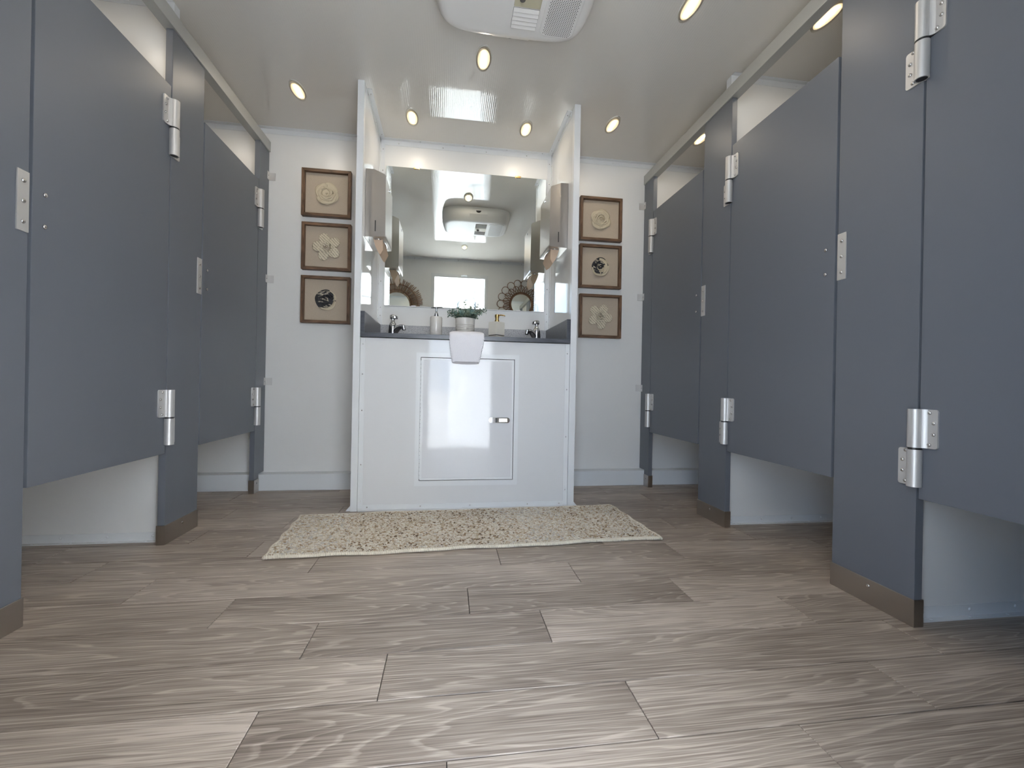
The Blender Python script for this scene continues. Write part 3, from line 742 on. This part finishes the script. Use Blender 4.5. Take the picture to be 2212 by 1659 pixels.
# hand towel draped over the counter edge: folded double, open at the lower end
tx = 0.0885
NU = 56
def towel_ring(path_pt, nrm, half, thick, skew):
    out = []
    for k in range(NU):
        a = 2*PI*k/NU; c_, s_ = math.cos(a), math.sin(a)
        e = abs(c_)**0.5*math.copysign(1, c_)
        rib = 0.0012*math.sin(k*PI)+0.0
        out.append((tx+skew+half*e, path_pt[0]+nrm[0]*(thick*s_+rib), path_pt[1]+nrm[1]*(thick*s_+rib)))
    return out
rings = []
path = []
for k in range(9): path.append((2.345-0.0095*k, ZT+0.0125, 0.0, 1.0, 0.087))
for k in range(1, 8):
    a = PI/2*k/8; path.append((2.262-0.028*math.sin(a), ZT-0.012+0.0245*math.cos(a), -math.sin(a), math.cos(a), 0.088))
for k in range(0, 31):
    u = k/30; path.append((2.2335-0.004*math.sin(u*3), ZT-0.014-0.128*u, -1.0, 0.0, 0.0885-0.021*u**1.3))
for i, (y, z, ny, nz, hw) in enumerate(path):
    u = max(0, (i-16)/30); wob = 0.0016*math.sin(i*1.9)
    rings.append(towel_ring((y, z), (ny, nz), hw+wob*(u > 0), 0.0105+0.004*u, -0.004*u))
# lower hem curls up in the middle like an open mouth
last = rings[-1]
for i in range(len(last)):
    x, y, z = last[i]
    e = (x-tx)/0.07
    last[i] = (x, y, z+(0.016*(1-e*e) if y < 2.231 else -0.005*(1-e*e)))
inner = [(tx+(x-tx)*0.95, 2.2330+(y-2.2330)*0.72, z+0.001) for x, y, z in last]
deep = [(tx+(x-tx)*0.90, 2.2330+(y-2.2330)*0.45, z+0.03) for x, y, z in last]
mt = M['terry']; add_bump(mt, 400.0, 0.5, 0.002)
towel = MB().loft(rings+[inner, deep]).build('hand_towel', 'terry', None, True)
tag(towel, 'folded white terry hand towel draped over the counter edge', 'towel')
# ribbed band along the selvedge
mb = MB()
for k in range(20):
    u = k/19; z = ZT-0.02-0.118*u; hw = 0.0885-0.021*u**1.3-0.004*u
    mb.lathe([(0.0008, -0.0036), (0.0030, -0.0018), (0.0036, 0), (0.0030, 0.0018), (0.0008, 0.0036)], (tx+hw-0.0035, 2.2330-0.004*math.sin(u*3), z), 8, 2.4)
mb.build('selvedge', 'terry', towel, True)

# ------------------------------------------------------------------ framed paper flowers
def rail_piece(name, parent, c, L_, wd, dp, rot):
    me_key = ('rail', L_, wd, dp)
    if me_key not in _riv:
        mb = MB(); h = L_/2
        lo = [(-h, 0, 0), (h, 0, 0), (h-wd, 0, wd), (-h+wd, 0, wd)]
        hi = [(-h, -dp, 0), (h, -dp, 0), (h-wd, -dp, wd), (-h+wd, -dp, wd)]
        mb.loft([lo, hi]); bmesh.ops.recalc_face_normals(mb.bm, faces=mb.bm.faces)
        bmesh.ops.bevel(mb.bm, geom=list(mb.bm.edges), offset=0.0012, segments=1, affect='EDGES')
        me = bpy.data.meshes.new('frame_rail'); mb.bm.to_mesh(me); mb.bm.free(); me.materials.append(M['frame']); _riv[me_key] = me
    return put(name, _riv[me_key], parent, c, (0, rot, 0))
def patch(cx, y, cz, a0, a1, r0, r1, lift0, lift1, wav=0.0, mat='paper', parent=None, nu=14, nv=4, ph=0.0):
    def fn(u, q):
        a = a0+(a1-a0)*u; r_ = r0+(r1-r0)*q*(0.75+0.25*math.sin(PI*u)); r_ *= 1+wav*math.sin(5*a+ph)
        l_ = lift0+(lift1-lift0)*q+0.003*math.sin(q*PI)
        return (cx+r_*math.cos(a), y-l_, cz+r_*math.sin(a))
    o = MB().grid(fn, nu, nv).build('petal', mat, parent, True)
    sm = o.modifiers.new('solid', 'SOLIDIFY'); sm.thickness = 0.0012
    return o
def art(x0, z0, sz, kind, label, seed):
    rnd = random.Random(seed)
    y = YB; dp = 0.034; wd = 0.0175
    cx, cz = x0+sz/2, z0+sz/2
    a = thing('framed_artwork', label, 'picture', (cx, y, z0), 'framed paper flowers')
    for rot, c in ((0, (cx, y, z0)), (-PI/2, (cx+sz/2, y, cz)), (PI, (cx, y, z0+sz)), (PI/2, (cx-sz/2, y, cz))): rail_piece('frame_rail', a, c, sz, wd, dp, rot)
    MB().box(x0+wd-0.002, x0+sz-wd+0.002, y-0.010, y-0.002, z0+wd-0.002, z0+sz-wd+0.002).build('backing', 'linen', a)
    yb = y-0.0105
    root = MB().lathe([(0.006, 0), (0.004, 0.004), (0.001, 0.006)], (0, 0, 0), 10)
    mt_ = {'rose': 'paper', 'daisy': 'print', 'ink': 'inkpaper'}[kind]
    bmesh.ops.rotate(root.bm, verts=root.bm.verts, cent=(0, 0, 0), matrix=Matrix.Rotation(PI/2, 3, 'X'))
    fl = root.build('paper_flower', mt_, a, True, (cx, yb-0.014, cz))
    if kind == 'rose':
        MB().cyl((cx, yb, cz), (cx, yb-0.004, cz), 0.064, 0.062, 28).build('petal', 'paper', fl)
        for k in range(4): patch(cx, yb-0.002, cz, k*PI/2+0.2, k*PI/2+1.9, 0.03, 0.070, 0.001, 0.006, 0.03, 'paper', fl, ph=k)
        for ring, (n_, rr) in enumerate(((5, 0.060), (4, 0.047), (4, 0.034), (3, 0.021))):
            for k in range(n_):
                a0 = rnd.uniform(0, 2*PI); patch(cx+rnd.uniform(-.004, .004), yb-0.003-0.002*ring, cz+rnd.uniform(-.004, .004), a0, a0+rnd.uniform(1.4, 2.4), rr*0.7, rr, 0.001, 0.007, 0.05, 'paper', fl, ph=a0*3)
    elif kind == 'ink':
        MB().cyl((cx, yb, cz), (cx, yb-0.003, cz), 0.055, 0.053, 28).build('petal', 'inkpaper', fl)
        for ring, (n_, rr) in enumerate(((5, 0.062), (4, 0.050), (4, 0.038), (3, 0.026), (2, 0.015))):
            for k in range(n_):
                a0 = rnd.uniform(0, 2*PI); patch(cx, yb-0.003-0.002*ring, cz, a0, a0+rnd.uniform(1.6, 2.8), rr*0.68, rr, 0.000, 0.007, 0.02, 'inkpaper' if math.cos(a0+1.0-2.6) > 0.0 else 'paper', fl)
    else:
        rot0 = rnd.uniform(0, 2*PI)
        for k in range(5):
            a0 = seed*0.37+2*PI*k/5; ca, sa = math.cos(a0), math.sin(a0)
            def fn(u, q, ca=ca, sa=sa):
                rr = 0.016+0.068*q; w_ = 0.031*math.sin(PI*min(1, 0.20+0.66*q))**0.8*(1 if q < .97 else 0.45)
                t_ = (u-0.5)*2*w_; l_ = 0.004+0.006*q*(1-q)*4+0.004*abs(u-0.5)
                return (cx+rr*ca-t_*sa, yb-l_, cz+rr*sa+t_*ca)
            o = MB().grid(fn, 8, 8).build('petal', 'print', fl, True); sm = o.modifiers.new('solid', 'SOLIDIFY'); sm.thickness = 0.0012
        for ring, (n_, rr) in enumerate(((5, 0.038), (4, 0.028), (3, 0.017))):
            for k in range(n_):
                a0 = rnd.uniform(0, 2*PI); patch(cx, yb-0.006-0.003*ring, cz, a0, a0+rnd.uniform(1.5, 2.3), rr*0.55, rr, 0.0, 0.008, 0.04, 'print', fl)
    return a
art(-0.882, 1.622, 0.281, 'rose', 'brown wooden frame with a round cream paper rose, top of the left three', 3)
art(-0.877, 1.303, 0.281, 'daisy', 'brown wooden frame with a five-petal printed paper flower, left of the alcove', 5)
art(-0.876, 0.986, 0.281, 'ink', 'brown wooden frame with a black and cream rolled paper rose, lowest of the left three', 8)
art(0.826, 1.590, 0.284, 'rose', 'brown wooden frame with a round cream paper rose, top of the right three', 13)
art(0.827, 1.280, 0.284, 'ink', 'brown wooden frame with a black and cream rolled paper rose, middle of the right three', 17)
art(0.833, 0.956, 0.284, 'daisy', 'brown wooden frame with a five-petal printed paper flower, right of the alcove', 20)

# ------------------------------------------------------------------ rug
A_, B_, C_, D_ = Vector((-0.643, 1.674)), Vector((0.900, 1.743)), Vector((0.868, 2.236)), Vector((-0.672, 2.180))
def rugp(u, q):
    p = (A_*(1-u)+B_*u)*(1-q)+(D_*(1-u)+C_*u)*q
    wob = 0.006*math.sin(u*17)+0.004*math.sin(u*41+1)
    return Vector((p.x+0.004*math.sin(q*23), p.y+wob*(1-2*q)*0.8))
rug = thing('rug', 'woven cream and brown loop pile rug in front of the vanity', 'rug', (0.12, 1.96, 0))
def base_fn(u, q):
    p = rugp(u, q); return (p.x, p.y, 0.006)
mb = MB(); mb.grid(base_fn, 60, 16); o = mb.build('rug_base', 'binding', rug); sm = o.modifiers.new('solid', 'SOLIDIFY'); sm.thickness = 0.0055; sm.offset = -1
# whipped binding: tube with stitches
def edge_pts():
    pts = []
    for k in range(90): pts.append(rugp(k/90, 0))
    for k in range(30): pts.append(rugp(1, k/30))
    for k in range(90): pts.append(rugp(1-k/90, 1))
    for k in range(30): pts.append(rugp(0, 1-k/30))
    return pts
ep = edge_pts()
MB().tube([(p.x, p.y, 0.0068) for p in ep], 0.0062, 8, closed=True).build('binding', 'binding', rug, True)
# loop pile: one small nub of yarn after another
NX, NY = 178, 92
us, vs, th, ti = [], [], [], []
cent = []
tint = []
for i in range(NX):
    for j in range(NY):
        u = (i+0.5+RNG.uniform(-.32, .32))/NX; q = (j+0.5+RNG.uniform(-.32, .32))/NY
        p = rugp(u, q); cent.append((p.x, p.y, 0.0075+RNG.uniform(-0.001, 0.0022)))
        band = 0.05*math.sin(u*21)+0.06*math.sin(u*9.3+1.0)
        tint.append(min(0.999, max(0.0, RNG.uniform(0, 1)**0.85+band)))
cent = np.array(cent); NN = len(cent)
sg, rg = 6, 3
loc = [(0, 0, -1.0)]
for a in range(rg):
    ph = -PI/2+PI*(a+1)/(rg+1)
    for k in range(sg): loc.append((math.cos(ph)*math.cos(2*PI*k/sg), math.cos(ph)*math.sin(2*PI*k/sg), math.sin(ph)))
loc.append((0, 0, 1.0)); loc = np.array(loc)
loc = loc[:, [2, 0, 1]]           # long axis along x
fs = []
for k in range(sg): fs.append((0, 1+(k+1) % sg, 1+k))
for a in range(rg-1):
    for k in range(sg):
        p, q = 1+a*sg+k, 1+a*sg+(k+1) % sg
        fs.append((p, q, q+sg)); fs.append((p, q+sg, p+sg))
top = 1+rg*sg
for k in range(sg): fs.append((1+(rg-1)*sg+k, 1+(rg-1)*sg+(k+1) % sg, top))
fs = np.array(fs); nvv = len(loc)
ang = RNG.uniform(-1.1, 1.1, NN)+PI/2*(RNG.uniform(0, 1, NN) < 0.25); pit = RNG.uniform(-0.5, 0.5, NN)
scl = np.stack([RNG.uniform(0.0058, 0.0095, NN), RNG.uniform(0.0034, 0.0046, NN), RNG.uniform(0.0036, 0.0050, NN)], 1)
P = loc[None]*scl[:, None]
P[:, :, 2] -= 18.0*P[:, :, 0]**2           # arch the nub like a loop
cp, sp = np.cos(pit)[:, None], np.sin(pit)[:, None]
x1 = P[:, :, 0]*cp-P[:, :, 2]*sp*0.4; z1 = P[:, :, 2]+P[:, :, 0]*sp*0.4
ca, sa = np.cos(ang)[:, None], np.sin(ang)[:, None]
V = np.stack([x1*ca-P[:, :, 1]*sa, x1*sa+P[:, :, 1]*ca, z1], 2)+cent[:, None]
Fc = (fs[None]+(np.arange(NN)*nvv)[:, None, None]).reshape(-1, 3)
me = bpy.data.meshes.new('loop_pile')
me.vertices.add(NN*nvv); me.vertices.foreach_set('co', V.reshape(-1).astype(np.float32))
me.loops.add(Fc.size); me.loops.foreach_set('vertex_index', Fc.reshape(-1).astype(np.int32))
me.polygons.add(len(Fc)); me.polygons.foreach_set('loop_start', (np.arange(len(Fc))*3).astype(np.int32))
try: me.polygons.foreach_set('loop_total', np.full(len(Fc), 3, dtype=np.int32))
except Exception: pass
me.update(calc_edges=True); me.validate()
me.polygons.foreach_set('use_smooth', np.ones(len(me.polygons), dtype=bool))
at_ = me.attributes.new('tint', 'FLOAT', 'FACE'); at_.data.foreach_set('value', np.repeat(np.array(tint, dtype=np.float32), len(fs)))
me.materials.append(M['yarn'])
o = put('loop_pile', me, rug); o['kind'] = 'stuff'
st_ = MB()
for k in range(0, 200):
    u = (k+0.5)/200; p = rugp(u, 0)
    st_.tube([(p.x+0.0012, p.y-0.0066, 0.0035), (p.x+0.0005, p.y-0.0060, 0.0105), (p.x-0.0014, p.y-0.001, 0.0138), (p.x-0.003, p.y+0.005, 0.0125)], 0.0026, 5)
o = st_.build('edge_stitches', 'binding', rug, True); o['kind'] = 'stuff'

# ------------------------------------------------------------------ ceiling lamps
lamps = [(0.132, 2.005, 'over the middle of the floor in front of the vanity'), (-0.790, 2.385, 'above the three frames left of the alcove'),
         (-0.228, 2.515, 'inside the alcove, left of centre'), (0.418, 2.515, 'inside the alcove, right of centre'),
         (0.895, 2.390, 'above the three frames right of the alcove'), (0.905, 1.590, 'at the upper edge, right of the air conditioner'),
         (1.459, 1.545, 'inside the middle right-hand stall'), (1.462, 2.425, 'inside the far right-hand stall'),
         (0.147, 0.690, 'near the entrance, seen in the mirror'), (-0.800, 1.30, 'above the near left stall door'),
         (-1.36, 1.545, 'inside the middle left-hand stall'), (-1.36, 2.425, 'inside the far left-hand stall')]
def oval(cx, cy, z, a, b_, k=28): return [(cx+a*math.cos(2*PI*i/k), cy+b_*math.sin(2*PI*i/k), z) for i in range(k)]
for x, y, where in lamps:
    l = thing('ceiling_lamp', 'oval LED ceiling lamp %s' % where, 'lamp', (x, y, ZC), 'oval ceiling lamps')
    z = ZC
    MB().loft([oval(x, y, z, 0.037, 0.081), oval(x, y, z-0.003, 0.037, 0.081), oval(x, y, z-0.0045, 0.0345, 0.077)]).build('base', 'acc', l)
    f_ = MB(); f_.face(oval(x, y, z-0.0080, 0.028, 0.064)); f_.build('reflector', 'ledplate', l)
    f_ = MB(); f_.face([(x-0.0055, y-0.048, z-0.0092), (x-0.0055, y+0.048, z-0.0092), (x+0.0055, y+0.048, z-0.0092), (x+0.0055, y-0.048, z-0.0092)]); f_.build('led_strip', 'led', l)
    MB().loft([oval(x, y, z-0.0045, 0.0345, 0.077), oval(x, y, z-0.011, 0.0335, 0.075), oval(x, y, z-0.018, 0.027, 0.062), oval(x, y, z-0.022, 0.014, 0.036)]).build('lens', 'lens', l, True, auto=50)

# ------------------------------------------------------------------ ceiling air conditioner
ac = thing('air_conditioner', 'white ceiling air conditioner shroud with louvres and a perforated grille', 'air conditioner', (0.225, 1.56, ZC))
def sup(cx, cy, a, b_, z, k=48, e=4.2, bow=0.0):
    out = []
    for i in range(k):
        t_ = 2*PI*i/k; c_, s_ = math.cos(t_), math.sin(t_)
        x = a*math.copysign(abs(c_)**(2/e), c_); y = b_*math.copysign(abs(s_)**(2/e), s_)
        out.append((cx+x, cy+y-(bow*math.cos(PI*x/a/2)**2*math.copysign(1, s_) if bow else 0), z))
    return out
ZA = 2.032
AX, AY = 0.218, 1.555
MB().loft([sup(AX, AY, 0.300, 0.262, ZC), sup(AX, AY, 0.300, 0.262, ZC-0.018), sup(AX, AY, 0.292, 0.250, ZC-0.05), sup(AX, AY, 0.280, 0.205, ZA+0.008, bow=0.010), sup(AX, AY, 0.270, 0.190, ZA, bow=0.012), sup(AX, AY, 0.255, 0.176, ZA-0.001, bow=0.012)]).build('shroud', 'ac', ac, True, auto=35)
def slat_block(ya, yb, nm):
    MB().box(0.212, 0.310, ya, yb, ZA-0.0015, ZA, 0.0).build('louvre_bed', 'acdark', ac)
    k = 5
    for i in range(k):
        y = ya+(yb-ya)*(i+0.5)/k
        p = [(y-0.0085, ZA-0.0005), (y+0.0060, ZA-0.0005), (y+0.0075, ZA-0.0060), (y+0.0045, ZA-0.0070), (y-0.0085, ZA-0.003)]
        MB().prism(p, 'x', 0.213, 0.309).build('louvre', 'ac', ac)
slat_block(1.598, 1.692, 'far'); slat_block(1.418, 1.506, 'near')
cp_ = MB().box(0.212, 0.310, 1.512, 1.592, ZA-0.004, ZA, 0.001).build('control_plate', 'acbeige', ac)
MB().cyl((0.238, 1.552, ZA-0.004), (0.238, 1.552, ZA-0.014), 0.012, 0.010, 16).build('control_knob', 'acdark', cp_, True, auto=40)
GX0, GX1, GY0, GY1 = 0.328, 0.462, 1.405, 1.712
def rrect(x0, x1, y0, y1, r_, z):
    out = []
    for cx, cy, a0 in ((x1-r_, y1-r_, 0), (x0+r_, y1-r_, PI/2), (x0+r_, y0+r_, PI), (x1-r_, y0+r_, 1.5*PI)):
        for k in range(6): a = a0+PI/2*k/5; out.append((cx+r_*math.cos(a), cy+r_*math.sin(a), z))
    return out
gr = MB().loft([rrect(GX0, GX1, GY0, GY1, 0.03, ZA+0.001), rrect(GX0, GX1, GY0, GY1, 0.03, ZA-0.003), rrect(GX0+0.004, GX1-0.004, GY0+0.004, GY1-0.004, 0.027, ZA-0.0045)]).build('grille', 'ac', ac)
mb = MB(); k = 0
for j in range(42):
    yy = GY0+0.012+j*0.0069
    for i in range(15):
        xx = GX0+0.014+i*0.0078+(0.0039 if j % 2 else 0)
        if xx > GX1-0.012 or yy > GY1-0.010: continue
        dx = max(0, abs(xx-(GX0+GX1)/2)-((GX1-GX0)/2-0.03)); dy = max(0, abs(yy-(GY0+GY1)/2)-((GY1-GY0)/2-0.03))
        if math.hypot(dx, dy) > 0.020: continue
        mb.face([(xx+0.0022*math.cos(PI*q/3), yy+0.0022*math.sin(PI*q/3), ZA-0.0048) for q in range(6)])
o = mb.build('grille_holes', 'acdark', gr); o['kind'] = 'stuff'
# latch panel on the side that faces the vanity
mb = MB()
rows = [(1.7795, 2.0605, 0.0), (1.8055, 2.078, 0.0), (1.8145, 2.101, 0.0)]
V_ = [[mb.bm.verts.new((x, y, z)) for x in (0.152, 0.302)] for y, z, _ in rows]
Wv = [[mb.bm.verts.new((x, y-0.006, z)) for x in (0.152, 0.302)] for y, z, _ in rows]
for G in (V_, Wv):
    for a in range(2): mb.bm.faces.new((G[a][0], G[a][1], G[a+1][1], G[a+1][0]))
for A, B in ((V_[0], Wv[0]), (V_[2], Wv[2])): mb.bm.faces.new((A[0], A[1], B[1], B[0]))
for c in (0, 1):
    for a in range(2): mb.bm.faces.new((V_[a][c], V_[a+1][c], Wv[a+1][c], Wv[a][c]))
fd = mb.build('filter_door', 'ac', ac)
mb = MB(); mb.prism([(0.227+0.022*math.cos(PI+PI*k/8), 2.1015+0.016*math.sin(PI+PI*k/8)) for k in range(9)], 'y', 1.806, 1.8165); mb.build('finger_notch', 'black', fd)

# ------------------------------------------------------------------ entrance door, standing open outside
hx, hy = DX1-0.012, 0.098
th_ = math.radians(47)
ux, uy = -math.cos(th_), -math.sin(th_)           # along the leaf from hinge
nx_, ny_ = -math.sin(th_), math.cos(th_)          # towards the room
def dp3(u, n_, z): return (hx+ux*u+nx_*n_, hy+uy*u+ny_*n_, z)
def dbox(mb, u0, u1, n0, n1, z0, z1):
    mb.loft([[dp3(u0, n0, z0), dp3(u1, n0, z0), dp3(u1, n1, z0), dp3(u0, n1, z0)], [dp3(u0, n0, z1), dp3(u1, n0, z1), dp3(u1, n1, z1), dp3(u0, n1, z1)]])
LW = 0.600; wu0, wu1, wz0, wz1 = 0.155, 0.470, 1.12, 1.700
mb = MB(); z0_, z1_ = 0.01, DZ-0.016
dbox(mb, 0, wu0, -0.035, 0, z0_, z1_); dbox(mb, wu1, LW, -0.035, 0, z0_, z1_); dbox(mb, wu0, wu1, -0.035, 0, z0_, wz0); dbox(mb, wu0, wu1, -0.035, 0, wz1, z1_)
ed = struct(mb.build('door_1', 'doorwhite'), 'white entrance door standing open outside, seen in the mirror')
# rounded gasket frame
pts = []
for cu, cz_, a0 in ((wu1-0.06, wz1-0.06, 0), (wu0+0.06, wz1-0.06, PI/2), (wu0+0.06, wz0+0.06, PI), (wu1-0.06, wz0+0.06, 1.5*PI)):
    for k in range(6): a = a0+PI/2*k/5; pts.append((cu+0.06*math.cos(a), cz_+0.06*math.sin(a)))
MB().tube([dp3(u, 0.004, z) for u, z in pts], 0.017, 8, closed=True).build('window_gasket', 'rubber', ed, True)
mb = MB(); mb.loft([[dp3(u, -0.018, z) for u, z in pts], [dp3(u, -0.014, z) for u, z in pts]]); mb.build('pane', 'pane', ed)
# corner fillers between rounded pane and square cut-out
mb = MB()
for cu, cz_, su, sz_ in ((wu1, wz1, -1, -1), (wu0, wz1, 1, -1), (wu0, wz0, 1, 1), (wu1, wz0, -1, 1)):
    poly = [(cu, cz_)]
    for k in range(6):
        a = PI/2*k/5; poly.append((cu+su*0.06*(1-math.sin(a)), cz_+sz_*0.06*(1-math.cos(a))))
    mb.loft([[dp3(u, -0.034, z) for u, z in poly], [dp3(u, -0.001, z) for u, z in poly]])
mb.build('corner_filler', 'doorwhite', ed)
mb = MB(); dbox(mb, 0.165, 0.395, 0.0, 0.055, 1.765, 1.825); cl = mb.build('door_closer', 'acc', ed)
mb = MB(); mb.tube([dp3(0.27, 0.028, 1.832), (-0.036, -0.10, 1.865)], 0.006, 8); mb.tube([(-0.036, -0.10, 1.872), (0.165, YW+0.006, DZ+0.006)], 0.006, 8); mb.build('closer_arm', 'alu', cl)
MB().box(0.130, 0.205, YW+0.006, YW+0.016, DZ+0.001, DZ+0.020, 0.001).build('closer_bracket', 'chrome', cl)
for z in (0.35, 1.0, 1.65): MB().cyl((hx+0.004, hy+0.004, z-0.05), (hx+0.004, hy+0.004, z+0.05), 0.007, seg=10).build('hinge', 'alu', ed)

# ------------------------------------------------------------------ rattan mirrors on the entrance wall
def ring_pts(cx, cz, r_, y, k=48): return [(cx+r_*math.cos(2*PI*i/k), y, cz+r_*math.sin(2*PI*i/k)) for i in range(k)]
cx, cz = -0.626, 1.545
sm_ = thing('sunburst_mirror', 'round wall mirror with a sunburst frame of straight cane sticks', 'mirror', (cx, YW, cz-0.31))
MB().cyl((cx, YW+0.004, cz), (cx, YW+0.010, cz), 0.158, seg=48).build('glass', 'mirror', sm_)
for r_, mm in ((0.160, 'cane'), (0.182, 'rattan'), (0.248, 'rattan')): MB().tube(ring_pts(cx, cz, r_, YW+0.014), 0.006, 8, closed=True).build('ring', mm, sm_, True)
mb = MB()
for k in range(90):
    a = 2*PI*k/90+random.uniform(-.012, .012); r1 = random.uniform(0.300, 0.318) if k % 10 else 0.27
    mb.tube([(cx+0.150*math.cos(a), YW+0.012, cz+0.150*math.sin(a)), (cx+r1*math.cos(a), YW+0.012, cz+r1*math.sin(a))], [0.0062, 0.0052], 6)
o = mb.build('sticks', 'cane', sm_, True); o['kind'] = 'stuff'
cx, cz = 0.872, 1.618
lm_ = thing('rattan_loop_mirror', 'round wall mirror with a petal frame of bent rattan loops', 'mirror', (cx, YW, cz-0.31))
MB().cyl((cx, YW+0.004, cz), (cx, YW+0.010, cz), 0.130, seg=48).build('glass', 'mirror', lm_)
for r_ in (0.132, 0.147): MB().tube(ring_pts(cx, cz, r_, YW+0.014), 0.008, 8, closed=True).build('ring', 'rattan', lm_, True)
def loop(a, r0, r1, wd, y):
    pts = []
    for k in range(25):
        t_ = k/24; ph = -PI*0.62+PI*1.24*t_; rc = r1-wd
        if t_ < 0.2 or t_ > 0.8:
            q = t_/0.2 if t_ < 0.2 else (1-t_)/0.2; sg_ = -1 if t_ < 0.2 else 1
            rr = r0+(rc-wd*0.36-r0)*q; tt = sg_*(wd*0.22+(wd*0.93-wd*0.22)*q)
        else:
            b_ = -PI*0.62+PI*1.24*(t_-0.2)/0.6; rr = rc+wd*math.cos(b_); tt = wd*math.sin(b_)
        pts.append((cx+rr*math.cos(a)-tt*math.sin(a), y, cz+rr*math.sin(a)+tt*math.cos(a)))
    return MB().tube(pts, 0.0042, 6)
for k in range(18): loop(2*PI*k/18+0.02, 0.145, 0.300, 0.045, YW+0.018).build('loop', 'rattan', lm_, True)
for k in range(18): loop(2*PI*k/18+0.02+PI/18, 0.145, 0.228, 0.032, YW+0.026).build('loop', 'rattan', lm_, True)
